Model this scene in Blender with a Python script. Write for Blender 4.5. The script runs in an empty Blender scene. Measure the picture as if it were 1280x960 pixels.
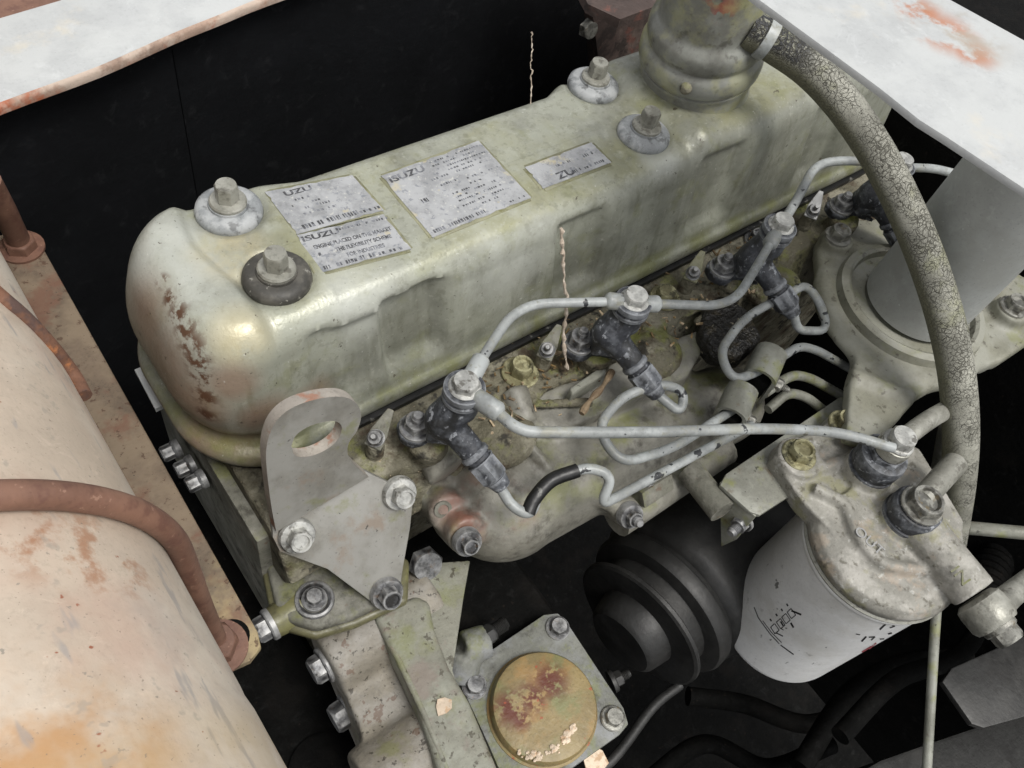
import bpy, bmesh, math, random
from mathutils import Vector as V, Matrix
from mathutils.bvhtree import BVHTree
rnd = random.Random(7)
sc = bpy.context.scene
COL = sc.collection
S = 0.01                      # all lengths below are written in centimetres
# ------------------------------------------------------------------ camera
FPX = 1063.209
CAM = V((-14.3595, -14.0204, 29.5901))
CR = V((0.79028567, -0.58655801, 0.17719554))
CU = V((0.41447588, 0.72472071, 0.55044494))
CF = V((0.45128517, 0.36156547, -0.81585054))
cd = bpy.data.cameras.new('camera'); cam = bpy.data.objects.new('camera', cd); COL.objects.link(cam)
cd.sensor_width = 36.0; cd.lens = FPX / 1280 * 36.0; cd.clip_start = 0.01; cd.clip_end = 200
mw = Matrix((CR, CU, -CF)).transposed().to_4x4(); mw.translation = CAM * S
cam.matrix_world = mw
sc.camera = cam
# ------------------------------------------------------------------ sky and sun (overcast)
SUN_EL, SUN_AZ = math.radians(67), math.radians(172)
w = bpy.data.worlds.new('World'); sc.world = w; w.use_nodes = True
nt = w.node_tree; nt.nodes.clear()
sky = nt.nodes.new('ShaderNodeTexSky'); sky.sky_type = 'NISHITA'; sky.sun_disc = False
sky.sun_elevation = SUN_EL; sky.sun_rotation = SUN_AZ; sky.dust_density = 3.0; sky.air_density = 1.0
hs = nt.nodes.new('ShaderNodeHueSaturation'); hs.inputs['Saturation'].default_value = 0.12
bg = nt.nodes.new('ShaderNodeBackground'); bg.inputs['Strength'].default_value = 0.12
wo = nt.nodes.new('ShaderNodeOutputWorld')
nt.links.new(sky.outputs[0], hs.inputs['Color']); nt.links.new(hs.outputs[0], bg.inputs['Color']); nt.links.new(bg.outputs[0], wo.inputs[0])
sl = bpy.data.lights.new('sun', 'SUN'); sl.energy = 1.5; sl.angle = math.radians(22); sl.color = (1, .97, .92)
so = bpy.data.objects.new('sun', sl); COL.objects.link(so)
sdir = V((math.sin(SUN_AZ) * math.cos(SUN_EL), math.cos(SUN_AZ) * math.cos(SUN_EL), math.sin(SUN_EL)))
so.rotation_euler = sdir.to_track_quat('Z', 'Y').to_euler(); so.location = sdir * 5
sc.view_settings.view_transform = 'Standard'; sc.view_settings.look = 'None'
sc.view_settings.exposure = 0.66; sc.view_settings.gamma = 1.0; sc.view_settings.use_curve_mapping = False

# ------------------------------------------------------------------ where a thing of the photograph stands: a known plane, height or cylinder
def ray(px, py): return CF + CR * ((px - 640) / FPX) - CU * ((py - 480) / FPX)
def at(px, py, X=None, Y=None, Z=None):
    d = ray(px, py)
    if X is not None: t = (X - CAM.x) / d.x
    elif Y is not None: t = (Y - CAM.y) / d.y
    else: t = (Z - CAM.z) / d.z
    return CAM + d * t
def atp(px, py, p0, n):
    d = ray(px, py); return CAM + d * ((V(p0) - CAM).dot(V(n)) / d.dot(V(n)))

# ------------------------------------------------------------------ mesh helpers
def basis(n, up=None):
    n = V(n).normalized()
    a = V(up) if up is not None else (V((0, 0, 1)) if abs(n.z) < .9 else V((1, 0, 0)))
    x = a.cross(n)
    if x.length < 1e-6: x = V((1, 0, 0)).cross(n)
    x.normalize(); return x, n.cross(x), n
def grid_faces(bm, rings, closed=True, cap0=False, cap1=False):
    vr = [[bm.verts.new(p) for p in r] for r in rings]
    n = len(vr[0])
    for a, b in zip(vr, vr[1:]):
        for i in range(n if closed else n - 1):
            j = (i + 1) % n
            try: bm.faces.new((a[i], a[j], b[j], b[i]))
            except ValueError: pass
    if cap0: bm.faces.new(list(reversed(vr[0])))
    if cap1: bm.faces.new(vr[-1])
    return vr
def lathe(bm, o, ax, prof, n=32, ph=0.0, up=None, cap=True):
    """prof: (radius, height) along ax from o"""
    x, y, z = basis(ax, up); o = V(o); rings = []
    for r, h in prof:
        rings.append([o + z * h + (x * math.cos(ph + 2 * math.pi * i / n) + y * math.sin(ph + 2 * math.pi * i / n)) * max(r, 1e-4) for i in range(n)])
    grid_faces(bm, rings, True, cap, cap)
def cyl(bm, a, b, r0, r1=None, n=24, c=0.0):
    a, b = V(a), V(b); r1 = r0 if r1 is None else r1; L = (b - a).length
    if c: prof = [(r0 - c, 0), (r0, c), (r1, L - c), (r1 - c, L)]
    else: prof = [(r0, 0), (r1, L)]
    lathe(bm, a, b - a, prof, n)
def hexa(bm, o, ax, r, h, c=.12, dish=True, ph=0.0, up=None):
    """hexagon bolt head: chamfered crown with a shallow dish"""
    x, y, z = basis(ax, up); o = V(o); n = 24; rings = []
    def hr(a): 
        a = (a) % (math.pi / 3) - math.pi / 6
        return r * math.cos(math.pi / 6) / math.cos(a)
    def ring(f, hh): return [o + z * hh + (x * math.cos(ph + 2 * math.pi * i / n) + y * math.sin(ph + 2 * math.pi * i / n)) * f(2 * math.pi * i / n) for i in range(n)]
    ri = r * .84
    rings = [ring(hr, 0), ring(hr, h - c * 1.1), ring(lambda a: min(hr(a), r * .93), h - c * .55), ring(lambda a: min(hr(a), ri), h)]
    if dish: rings += [ring(lambda a: r * .66, h), ring(lambda a: r * .56, h - c * .9), ring(lambda a: 1e-3, h - c * 1.0)]
    else: rings += [ring(lambda a: 1e-3, h + c * .1)]
    grid_faces(bm, rings, True, True, True)
def ball(bm, c, rx, ry=None, rz=None, n=20, axes=None):
    ry = rx if ry is None else ry; rz = rx if rz is None else rz
    X, Y, Z = axes or (V((1, 0, 0)), V((0, 1, 0)), V((0, 0, 1))); c = V(c); rings = []
    m = n // 2
    for k in range(m + 1):
        t = -math.pi / 2 + math.pi * k / m; cr = max(math.cos(t), 1e-3)
        rings.append([c + X * (rx * cr * math.cos(2 * math.pi * i / n)) + Y * (ry * cr * math.sin(2 * math.pi * i / n)) + Z * (rz * math.sin(t)) for i in range(n)])
    grid_faces(bm, rings, True, True, True)
def prism(bm, pts, d):
    d = V(d); pts = [V(p) for p in pts]
    nrm = V((0, 0, 0))
    for i in range(len(pts)): nrm += pts[i].cross(pts[(i + 1) % len(pts)])
    if nrm.dot(d) > 0: pts = list(reversed(pts))
    a = [bm.verts.new(p) for p in pts]; b = [bm.verts.new(p + d) for p in pts]; n = len(pts)
    bm.faces.new(a); bm.faces.new(list(reversed(b)))
    for i in range(n): bm.faces.new((a[(i + 1) % n], a[i], b[i], b[(i + 1) % n]))
def box(bm, lo, hi):
    lo, hi = V(lo), V(hi)
    prism(bm, [(lo.x, lo.y, lo.z), (hi.x, lo.y, lo.z), (hi.x, hi.y, lo.z), (lo.x, hi.y, lo.z)], (0, 0, hi.z - lo.z))
def obox(bm, c, ax, ay, az, sx, sy, sz):
    c = V(c); p = [c + ax * (a * sx / 2) + ay * (b * sy / 2) - az * (sz / 2) for a, b in ((-1, -1), (1, -1), (1, 1), (-1, 1))]
    prism(bm, p, az * sz)
def catmull(P, sub=8):
    P = [V(p) for p in P]; out = []
    Q = [P[0] * 2 - P[1]] + P + [P[-1] * 2 - P[-2]]
    for i in range(1, len(Q) - 2):
        a, b, c, d = Q[i - 1:i + 3]
        for k in range(sub):
            t = k / sub
            out.append(0.5 * ((2 * b) + (c - a) * t + (2 * a - 5 * b + 4 * c - d) * t * t + (3 * b - a - 3 * c + d) * t ** 3))
    out.append(P[-1]); return out
def fillet(P, r=1.5, seg=6):
    """polyline with its corners rounded: a bent pipe"""
    P = [V(p) for p in P]; out = [P[0]]
    for i in range(1, len(P) - 1):
        a, b, c = P[i - 1:i + 2]; l1 = (a - b).length; l2 = (c - b).length
        rr = min(r, l1 * .49, l2 * .49); p = b + (a - b).normalized() * rr; q = b + (c - b).normalized() * rr
        for k in range(seg + 1):
            t = k / seg; out.append(p * (1 - t) ** 2 + b * (2 * t * (1 - t)) + q * t * t)
    out.append(P[-1]); return out
def tube(bm, pts, r, n=14, cap=True):
    pts = [V(p) for p in pts]; m = len(pts); rs = r if isinstance(r, (list, tuple)) else [r] * m
    T = [(pts[min(i + 1, m - 1)] - pts[max(i - 1, 0)]).normalized() for i in range(m)]
    x, y, _ = basis(T[0]); rings = []
    for i in range(m):
        x = (x - T[i] * x.dot(T[i])).normalized(); y = T[i].cross(x)
        rings.append([pts[i] + (x * math.cos(2 * math.pi * k / n) + y * math.sin(2 * math.pi * k / n)) * rs[i] for k in range(n)])
    grid_faces(bm, rings, True, cap, cap)
def bevel(bm, w, seg=2, ang=35):
    bmesh.ops.remove_doubles(bm, verts=bm.verts[:], dist=1e-4)
    es = [e for e in bm.edges if len(e.link_faces) == 2 and e.calc_face_angle(0) > math.radians(ang)]
    if es: bmesh.ops.bevel(bm, geom=es, offset=w, segments=seg, affect='EDGES', clamp_overlap=True, profile=.6)
NB = bmesh.new
# ------------------------------------------------------------------ objects
def origin_of(o):
    while o.parent: o = o.parent
    return V(o['_o'])
def tag(o, label=None, cat=None, group=None, kind=None):
    if label: o['label'] = label
    if cat: o['category'] = cat
    if group: o['group'] = group
    if kind: o['kind'] = kind
    return o
def thing(name, base, label, cat, group=None):
    o = bpy.data.objects.new(name, None); COL.objects.link(o); o.empty_display_size = .02
    o.location = V(base) * S; o['_o'] = tuple(base); return tag(o, label, cat, group)
def to_mesh(bm, name, o, smooth=35):
    for v in bm.verts: v.co = (v.co - o) * S
    bmesh.ops.recalc_face_normals(bm, faces=bm.faces[:])
    me = bpy.data.meshes.new(name); bm.to_mesh(me); bm.free()
    for p in me.polygons: p.use_smooth = True
    me.set_sharp_from_angle(angle=math.radians(smooth)); return me
def part(name, bm, m, parent, smooth=35, label=None):
    """a mesh under a thing or a part; bm holds world centimetres"""
    me = to_mesh(bm, name, origin_of(parent), smooth); me.materials.append(m)
    ob = bpy.data.objects.new(name, me); COL.objects.link(ob); ob.parent = parent
    if label: ob['label'] = label
    if name in ('print', 'small_print', 'lettering', 'cast_lettering', 'blistered_paint', 'red_mark'): ob['kind'] = 'stuff'
    return ob
def solo(name, bm, m, label, cat=None, group=None, kind=None, base=None, smooth=35):
    if base is None:
        cs = [v.co for v in bm.verts]; base = V((sum(c.x for c in cs) / len(cs), sum(c.y for c in cs) / len(cs), min(c.z for c in cs)))
    me = to_mesh(bm, name, V(base), smooth); me.materials.append(m)
    ob = bpy.data.objects.new(name, me); COL.objects.link(ob); ob.location = V(base) * S; ob['_o'] = tuple(base)
    return tag(ob, label, cat, group, kind)
def cast(bm, vox=.14, it=4, fac=.6):
    """melt overlapping solids into one continuous casting"""
    me = bpy.data.meshes.new('tmp'); bmesh.ops.recalc_face_normals(bm, faces=bm.faces[:]); bm.to_mesh(me); bm.free()
    ob = bpy.data.objects.new('tmp', me); COL.objects.link(ob)
    a = ob.modifiers.new('r', 'REMESH'); a.mode = 'VOXEL'; a.voxel_size = vox; a.adaptivity = 0
    b = ob.modifiers.new('s', 'SMOOTH'); b.iterations = it; b.factor = fac
    dg = bpy.context.evaluated_depsgraph_get(); ev = ob.evaluated_get(dg); em = ev.to_mesh()
    out = NB(); out.from_mesh(em); ev.to_mesh_clear(); bpy.data.objects.remove(ob); bpy.data.meshes.remove(me)
    return out
def copy_tree(o, off, label=None, parent=None):
    c = o.copy(); COL.objects.link(c)
    if parent is None:
        c.location = V(o.location) + V(off) * S; c['_o'] = tuple(V(o['_o']) + V(off))
        if label: c['label'] = label
    else: c.parent = parent; c.matrix_parent_inverse = o.matrix_parent_inverse.copy()
    for ch in list(o.children): copy_tree(ch, off, None, c)
    return c
_bolt = {}; BM = {}
def bolt(parent, p, ax, r=.62, h=.6, m=None, fl=.9, fh=.16, washer=None, wm=None, stud=None, dish=True, ph=0.0, name='bolt', up=None):
    """a hexagon bolt: flanged head in one mesh; a loose washer under it is a sub-part"""
    key = (r, h, fl, fh, stud, dish, m.name)
    if key not in _bolt:
        b = NB()
        if fl: lathe(b, (0, 0, 0), (0, 0, 1), [(fl, -.1), (fl, fh * .6), (fl - .06, fh), (r * .9, fh * 1.15)], 24)
        hexa(b, (0, 0, fh * .9 if fl else -.05), (0, 0, 1), r, h, c=.14 * r / .6, dish=dish)
        if stud: lathe(b, (0, 0, h * .8), (0, 0, 1), sum([[(stud[0], k * .09), (stud[0] * .86, k * .09 + .045)] for k in range(int((stud[1] + .2) / .09))], []) + [(stud[0] * .7, stud[1] + .25)], 14)
        me = to_mesh(b, 'bolt', V((0, 0, 0)), 30); me.materials.append(m); _bolt[key] = me
    ob = bpy.data.objects.new(name, _bolt[key]); COL.objects.link(ob); ob.parent = parent
    x, y, z = basis(ax, up); rot = Matrix((x, y, z)).transposed().to_4x4() @ Matrix.Rotation(ph, 4, 'Z')
    o = origin_of(parent); rot.translation = (V(p) - o) * S
    ob.matrix_basis = rot; BM[ob.name] = rot
    if washer:
        b = NB(); R, t, hole = washer
        lathe(b, (0, 0, 0), (0, 0, 1), [(hole, -t), (R - .08, -t), (R, -t + .06), (R, -.06), (R - .08, 0), (hole, .01)], 28, cap=False)
        me = to_mesh(b, 'washer', V((0, 0, 0)), 40); me.materials.append(wm or m)
        wo_ = bpy.data.objects.new('washer', me); COL.objects.link(wo_); wo_.parent = ob
    return ob

# ------------------------------------------------------------------ materials
def lin(h):
    h = h.lstrip('#'); o = []
    for i in (0, 2, 4):
        c = int(h[i:i + 2], 16) / 255; o.append(c / 12.92 if c <= .04045 else ((c + .055) / 1.055) ** 2.4)
    return (*o, 1)
def C(c): return lin(c) if isinstance(c, str) else (*c, 1)
class N:
    def __init__(s, name):
        s.m = bpy.data.materials.new(name); s.m.use_nodes = True; s.t = s.m.node_tree; s.t.nodes.clear()
        s.out = s.t.nodes.new('ShaderNodeOutputMaterial'); s.b = s.t.nodes.new('ShaderNodeBsdfPrincipled'); s.t.links.new(s.b.outputs[0], s.out.inputs[0])
        tc = s.t.nodes.new('ShaderNodeTexCoord'); s.co = tc.outputs['Object']
        g = s.t.nodes.new('ShaderNodeNewGeometry'); s.pos = g.outputs['Position']; s.nor = g.outputs['Normal']; s.pt = g.outputs['Pointiness']
        oi = s.t.nodes.new('ShaderNodeObjectInfo')
        vm = s.t.nodes.new('ShaderNodeVectorMath'); vm.operation = 'MULTIPLY_ADD'; s.t.links.new(oi.outputs['Random'], vm.inputs[0]); vm.inputs[1].default_value = (3.1, 1.7, 2.3); s.t.links.new(s.co, vm.inputs[2]); s.co = vm.outputs[0]
    def n(s, t, **k):
        x = s.t.nodes.new(t)
        for a, b in k.items(): setattr(x, a, b)
        return x
    def l(s, a, b): s.t.links.new(a, b)
    def math(s, op, a, b=None, c=None, clamp=False):
        x = s.n('ShaderNodeMath', operation=op, use_clamp=clamp)
        for i, v in enumerate((a, b, c)):
            if v is None: continue
            if isinstance(v, (int, float)): x.inputs[i].default_value = v
            else: s.l(v, x.inputs[i])
        return x.outputs[0]
    def noise(s, scale, detail=6, rough=.6, dist=0, stretch=None, w=0):
        """scale: features per centimetre"""
        x = s.n('ShaderNodeTexNoise'); x.inputs['Scale'].default_value = scale * 100; x.inputs['Detail'].default_value = min(detail, 5 if scale < 1 else 3); x.inputs['Roughness'].default_value = rough; x.inputs['Distortion'].default_value = dist
        v = s.n('ShaderNodeVectorMath', operation='MULTIPLY_ADD'); s.l(s.co, v.inputs[0]); v.inputs[1].default_value = stretch or (1, 1, 1); v.inputs[2].default_value = (w * .37, w * .73, w * .21); co = v.outputs[0]
        s.l(co, x.inputs['Vector']); return x.outputs['Fac']
    def vor(s, scale, feature='DISTANCE_TO_EDGE', rnd_=1):
        x = s.n('ShaderNodeTexVoronoi', feature=feature); x.inputs['Scale'].default_value = scale * 100; x.inputs['Randomness'].default_value = rnd_; s.l(s.co, x.inputs['Vector']); return x.outputs['Distance']
    def ramp(s, v, lo, hi):
        x = s.n('ShaderNodeMapRange', interpolation_type='SMOOTHSTEP'); s.l(v, x.inputs[0]); x.inputs[1].default_value = lo; x.inputs[2].default_value = hi; return x.outputs[0]
    def mix(s, a, b, f):
        x = s.n('ShaderNodeMix', data_type='RGBA')
        for v, i in ((a, 6), (b, 7)):
            if isinstance(v, (tuple, list, str)): x.inputs[i].default_value = C(v) if not (isinstance(v, tuple) and len(v) == 4) else v
            else: s.l(v, x.inputs[i])
        if isinstance(f, (int, float)): x.inputs[0].default_value = f
        else: s.l(f, x.inputs[0])
        return x.outputs[2]
    def spot(s, c, r, soft=.5, scale=(1, 1, 1)):
        """1 inside a ball of radius r cm round the place c"""
        v = s.n('ShaderNodeVectorMath', operation='SUBTRACT'); s.l(s.pos, v.inputs[0]); v.inputs[1].default_value = V(c) * S
        u = s.n('ShaderNodeVectorMath', operation='MULTIPLY'); s.l(v.outputs[0], u.inputs[0]); u.inputs[1].default_value = scale
        q = s.n('ShaderNodeVectorMath', operation='LENGTH'); s.l(u.outputs[0], q.inputs[0])
        return s.ramp(q.outputs['Value'], r * S, r * S * (1 - soft))
    def axis(s, i, lo, hi):
        x = s.n('ShaderNodeSeparateXYZ'); s.l(s.pos, x.inputs[0]); return s.ramp(x.outputs[i], lo * S, hi * S)
    def up(s, lo, hi):
        x = s.n('ShaderNodeSeparateXYZ'); s.l(s.nor, x.inputs[0]); return s.ramp(x.outputs[2], lo, hi)
def paint(name, base, layers=(), rough=.5, metal=0.0, bump=.15, bscale=3, spec=.5, vary=.12, rvar=.15, edge=None, fine=.06, bdist=.03, grain=.45):
    """layers: dicts col, sc, lo, hi, amt, optional spots [(point, radius)], up, st, det, rough"""
    k = N(name); b = k.b
    n0 = k.noise(.25, 8, .65); n1 = k.noise(1.6, 8, .7, w=2)
    dark = tuple(x * (1 - vary * 2.2) for x in C(base)[:3]); lite = tuple(min(1, x * (1 + vary * 1.5)) for x in C(base)[:3])
    col = k.mix(dark, lite, k.ramp(n0, .3, .7)); col = k.mix(col, dark, k.math('MULTIPLY', k.ramp(n1, .5, .75), .5))
    n2 = k.noise(5, 5, .75, w=12); n3 = k.noise(.9, 9, .75, dist=.6, w=14)
    col = k.mix(col, tuple(x * (1 - min(.75, vary * 4 + .1)) for x in C(base)[:3]), k.math('MULTIPLY', k.ramp(n2, .5, .72), grain)); col = k.mix(col, tuple(min(1, x * 1.45 + .02) for x in C(base)[:3]), k.math('MULTIPLY', k.ramp(n3, .54, .7), grain * .7))
    rg = k.math('MULTIPLY_ADD', n1, rvar * 2, rough - rvar)
    for q, L in enumerate(layers):
        f = k.ramp(k.noise(L['sc'], L.get('det', 8), L.get('rg', .65), L.get('dist', 0), L.get('st'), w=q * 7 + 5), L['lo'], L['hi'])
        if 'spots' in L:
            g = None
            for (p, r, *e) in L['spots']:
                z = k.spot(p, r, e[0] if e else .8, e[1] if len(e) > 1 else (1, 1, 1)); g = z if g is None else k.math('MAXIMUM', g, z)
            f = k.math('MULTIPLY', f, g)
        if 'up' in L: f = k.math('MULTIPLY', f, k.up(*L['up']))
        if 'ax' in L: f = k.math('MULTIPLY', f, k.axis(*L['ax']))
        f = k.math('MULTIPLY', f, L.get('amt', 1))
        col = k.mix(col, L['col'], f)
        if 'rough' in L: 
            mm = k.n('ShaderNodeMix', data_type='FLOAT'); k.l(f, mm.inputs[0]); k.l(rg, mm.inputs[2]); mm.inputs[3].default_value = L['rough']; rg = mm.outputs[0]
    if edge:
        e = k.ramp(k.math('MULTIPLY_ADD', k.math('SUBTRACT', n1, .5), .12, k.pt), edge[1], edge[2]); col = k.mix(col, edge[0], e)
    if fine:
        sp = k.ramp(k.noise(9, 3, .5, w=9), .66, .74); col = k.mix(col, tuple(x * .35 for x in C(base)[:3]), k.math('MULTIPLY', sp, min(1, fine * 8)))
    k.l(col, b.inputs['Base Color']); k.l(rg, b.inputs['Roughness'])
    b.inputs['Metallic'].default_value = metal; b.inputs['Specular IOR Level'].default_value = spec
    if bump:
        h = k.math('ADD', k.noise(bscale, 6, .6, w=3), k.math('MULTIPLY', n1, .8))
        bp = k.n('ShaderNodeBump'); bp.inputs['Strength'].default_value = bump; bp.inputs['Distance'].default_value = bdist * S * 3; k.l(h, bp.inputs['Height']); k.l(bp.outputs[0], b.inputs['Normal'])
    k.k = k; return k.m

GREEN = '#7d8232'; MOSS = '#68702a'; RUST = '#7a4a2a'
def grime(amt=.8): return dict(col='#2a2620', sc=.8, lo=.52, hi=.7, amt=amt, rough=.8)
m_cast = paint('dirty_cast_aluminium', '#6b6a60', [dict(col='#8d8b82', sc=.5, lo=.45, hi=.65, amt=.6), dict(col='#6f7233', sc=.45, lo=.5, hi=.66, amt=.55, up=(.1, .8)), grime(.75), dict(col='#5a3d2b', sc=1.3, lo=.6, hi=.7, amt=.5)], rough=.62, bump=.5, vary=.15, spec=.35)
m_deck = paint('grimy_cylinder_head', '#615d4e', [dict(col='#8a8676', sc=.35, lo=.45, hi=.62, amt=.8), dict(col='#6e7233', sc=.3, lo=.5, hi=.62, amt=.7, up=(.2, .8)), dict(col='#43362a', sc=.55, lo=.52, hi=.64, amt=.8), dict(col='#171513', sc=1.0, lo=.55, hi=.66, amt=.8), dict(col='#a89a82', sc=3.2, lo=.68, hi=.72, amt=.8)], rough=.7, bump=.9, bscale=2.5, bdist=.06, spec=.3)
m_dark = paint('dark_injector_steel', '#323439', [dict(col='#54575c', sc=1.5, lo=.46, hi=.64, amt=.85), dict(col='#8e9196', sc=2.6, lo=.58, hi=.66, amt=.85, rough=.7), dict(col='#15140f', sc=1.0, lo=.5, hi=.65, amt=.6)], rough=.58, bump=.5, vary=.2, edge=('#7d8084', .53, .6))
m_pipe = paint('pale_grey_pipe_paint', '#848786', [dict(col='#a4a8a7', sc=.4, lo=.45, hi=.6, amt=.7), dict(col='#8b8978', sc=.7, lo=.5, hi=.68, amt=.6), dict(col='#1d1e22', sc=1.1, lo=.635, hi=.66, amt=.95, rough=.4), dict(col='#6d6a58', sc=2.2, lo=.58, hi=.7, amt=.5)], rough=.42, bump=.15, vary=.1, fine=.04)
m_zinc = paint('dull_zinc_bolt', '#6f6e68', [dict(col='#9b9a92', sc=1.5, lo=.45, hi=.6, amt=.7), dict(col='#3d3a33', sc=1.5, lo=.52, hi=.66, amt=.8), dict(col='#6d5c38', sc=2, lo=.6, hi=.7, amt=.5)], rough=.42, metal=.35, bump=.3, vary=.15, edge=('#a9a79f', .56, .64))
m_zdark = paint('dark_steel_bolt', '#4a4a4b', [dict(col='#77787a', sc=1.5, lo=.48, hi=.62, amt=.7), dict(col='#201e1b', sc=1.6, lo=.5, hi=.64, amt=.8), dict(col='#5b4630', sc=2.4, lo=.6, hi=.68, amt=.6)], rough=.45, metal=.3, bump=.3, vary=.2, edge=('#9c9c9b', .53, .6))
m_yzinc = paint('yellow_zinc_bolt', '#7a7558', [dict(col='#aaa684', sc=1.6, lo=.42, hi=.58, amt=.8), dict(col='#3a382a', sc=1.6, lo=.54, hi=.66, amt=.85)], rough=.42, metal=.35, bump=.3, vary=.18)
m_bracket = paint('weathered_steel_bracket', '#77776d', [dict(col='#92938a', sc=.35, lo=.42, hi=.62, amt=.7), dict(col='#7a7d3f', sc=.5, lo=.52, hi=.66, amt=.6), dict(col='#54442f', sc=.9, lo=.57, hi=.7, amt=.6), dict(col='#2b2822', sc=2.4, lo=.66, hi=.7, amt=.7)], rough=.5, bump=.25, vary=.1, metal=.1)
m_edge = paint('chipped_white_edge', '#b7aea4', [dict(col='#a4553a', sc=.9, lo=.52, hi=.6, amt=.8), dict(col='#6b6257', sc=1.4, lo=.55, hi=.65, amt=.6)], rough=.6, bump=.4)
m_black = paint('black_soundproofing', '#121315', [dict(col='#17181b', sc=.1, lo=.5, hi=.7, amt=.6), dict(col='#45423c', sc=4, lo=.73, hi=.76, amt=.5)], rough=.8, bump=.3, vary=.1, spec=.12, fine=0)
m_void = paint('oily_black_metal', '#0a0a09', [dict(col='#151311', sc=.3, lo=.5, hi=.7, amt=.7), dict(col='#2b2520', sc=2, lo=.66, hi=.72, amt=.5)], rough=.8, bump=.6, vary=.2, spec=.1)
m_alt = paint('dark_dusty_metal', '#282827', [dict(col='#3a3937', sc=.3, lo=.45, hi=.65, amt=.6), dict(col='#1c1b1a', sc=.5, lo=.5, hi=.66, amt=.7)], rough=.5, bump=.2, vary=.15, metal=.15)
m_duct = paint('smooth_grey_duct', '#9c9e9b', [dict(col='#8d8e89', sc=.25, lo=.45, hi=.65, amt=.7), dict(col='#c6c9c8', sc=2.5, lo=.7, hi=.73, amt=.6)], rough=.42, bump=.06, vary=.05)
m_can = paint('white_filter_can', '#ebebe9', [dict(col='#c4c1b8', sc=.3, lo=.45, hi=.7, amt=.5), dict(col='#5e5d59', sc=1.7, lo=.68, hi=.72, amt=.85, st=(1, 1, .5)), dict(col='#8a8880', sc=.9, lo=.62, hi=.72, amt=.5)], rough=.36, bump=.05, vary=.04, fine=.02)
m_bz = paint('bright_zinc_bolt', '#9a9a96', [dict(col='#c0c0bb', sc=1.2, lo=.42, hi=.58, amt=.8), dict(col='#55524b', sc=1.8, lo=.56, hi=.66, amt=.8)], rough=.38, metal=.3, bump=.3, vary=.12)
m_fit = paint('dull_grey_fitting', '#86857c', [dict(col='#a5a49b', sc=.6, lo=.45, hi=.62, amt=.7), dict(col='#55524a', sc=1.6, lo=.55, hi=.66, amt=.7)], rough=.45, metal=.25, bump=.35, vary=.12)
m_ink = paint('black_print', '#1a1a1c', rough=.6, bump=0, fine=0)
m_red = paint('red_print', '#8d4046', rough=.6, bump=0, fine=0)
m_alu = paint('bare_cast_filter_head', '#86847c', [dict(col='#a7a49d', sc=.6, lo=.45, hi=.62, amt=.7), dict(col='#7d7b4c', sc=.45, lo=.55, hi=.66, amt=.5), dict(col='#a3917e', sc=.5, lo=.57, hi=.66, amt=.4), dict(col='#4e4a3e', sc=1.6, lo=.58, hi=.68, amt=.7), dict(col='#b9b9b4', sc=1.4, lo=.62, hi=.7, amt=.5)], rough=.6, metal=.1, bump=.45, vary=.1, edge=('#c6c6c2', .54, .6))
def W(px, py, z): return at(px, py, Z=z)
# ================================================================== valve cover
cover = thing('valve_cover', (12, 8.6, -5.6), 'long pressed steel rocker cover in faded silver green paint with metal data plates', 'engine cover')
def ss(a, b, x):
    t = min(1, max(0, (x - a) / (b - a))); return t * t * (3 - 2 * t)
XA, XB, YA, YB = -9.0, 40.0, 4.0, 13.5
def outline(n):
    """rounded rectangle of the wall foot: (point, outward normal)"""
    R = 3.3; segs = []; xs = XB - XA; ys = YB - YA
    def line(a, b, nn, k): 
        for i in range(k): t = i / k; segs.append((a + (b - a) * t, V(nn)))
    def arc(c, a0, k):
        for i in range(k):
            t = a0 + math.pi / 2 * i / k; d = V((math.cos(t), math.sin(t), 0)); segs.append((V(c) + d * R, d))
    line(V((XA + R, YA, 0)), V((XB - R, YA, 0)), (0, -1, 0), n)
    arc((XB - R, YA + R, 0), -math.pi / 2, 10)
    line(V((XB, YA + R, 0)), V((XB, YB - R, 0)), (1, 0, 0), 8)
    arc((XB - R, YB - R, 0), 0, 10)
    line(V((XB - R, YB, 0)), V((XA + R, YB, 0)), (0, 1, 0), n)
    arc((XA + R, YB - R, 0), math.pi / 2, 18)
    line(V((XA, YB - R, 0)), V((XA, YA + R, 0)), (-1, 0, 0), 14)
    arc((XA + R, YA + R, 0), math.pi, 18)
    return segs
prof = [(-.1, -5.62), (.35, -5.62), (.72, -5.56), (.88, -5.38), (.92, -5.15), (.86, -4.92), (.7, -4.74), (.45, -4.66), (.25, -4.55), (.08, -4.3), (0, -3.95)]
prof += [(-.02 - .5 * (k / 12) ** 1.3, -3.95 + 3.55 * k / 12) for k in range(1, 13)]
prof += [(-.52 - .12 * k / 4, -.4 + .55 * k / 4) for k in range(1, 5)] + [(-.64 - 1.55 * (1 - math.cos(math.pi / 2 * k / 10)), .15 + 1.75 * math.sin(math.pi / 2 * k / 10)) for k in range(1, 11)]
ol = outline(300); rings = []
POCK = [(-.9, 2.0), (9.0, 11.8), (18.9, 22.2), (28.6, 31.5)]
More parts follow.
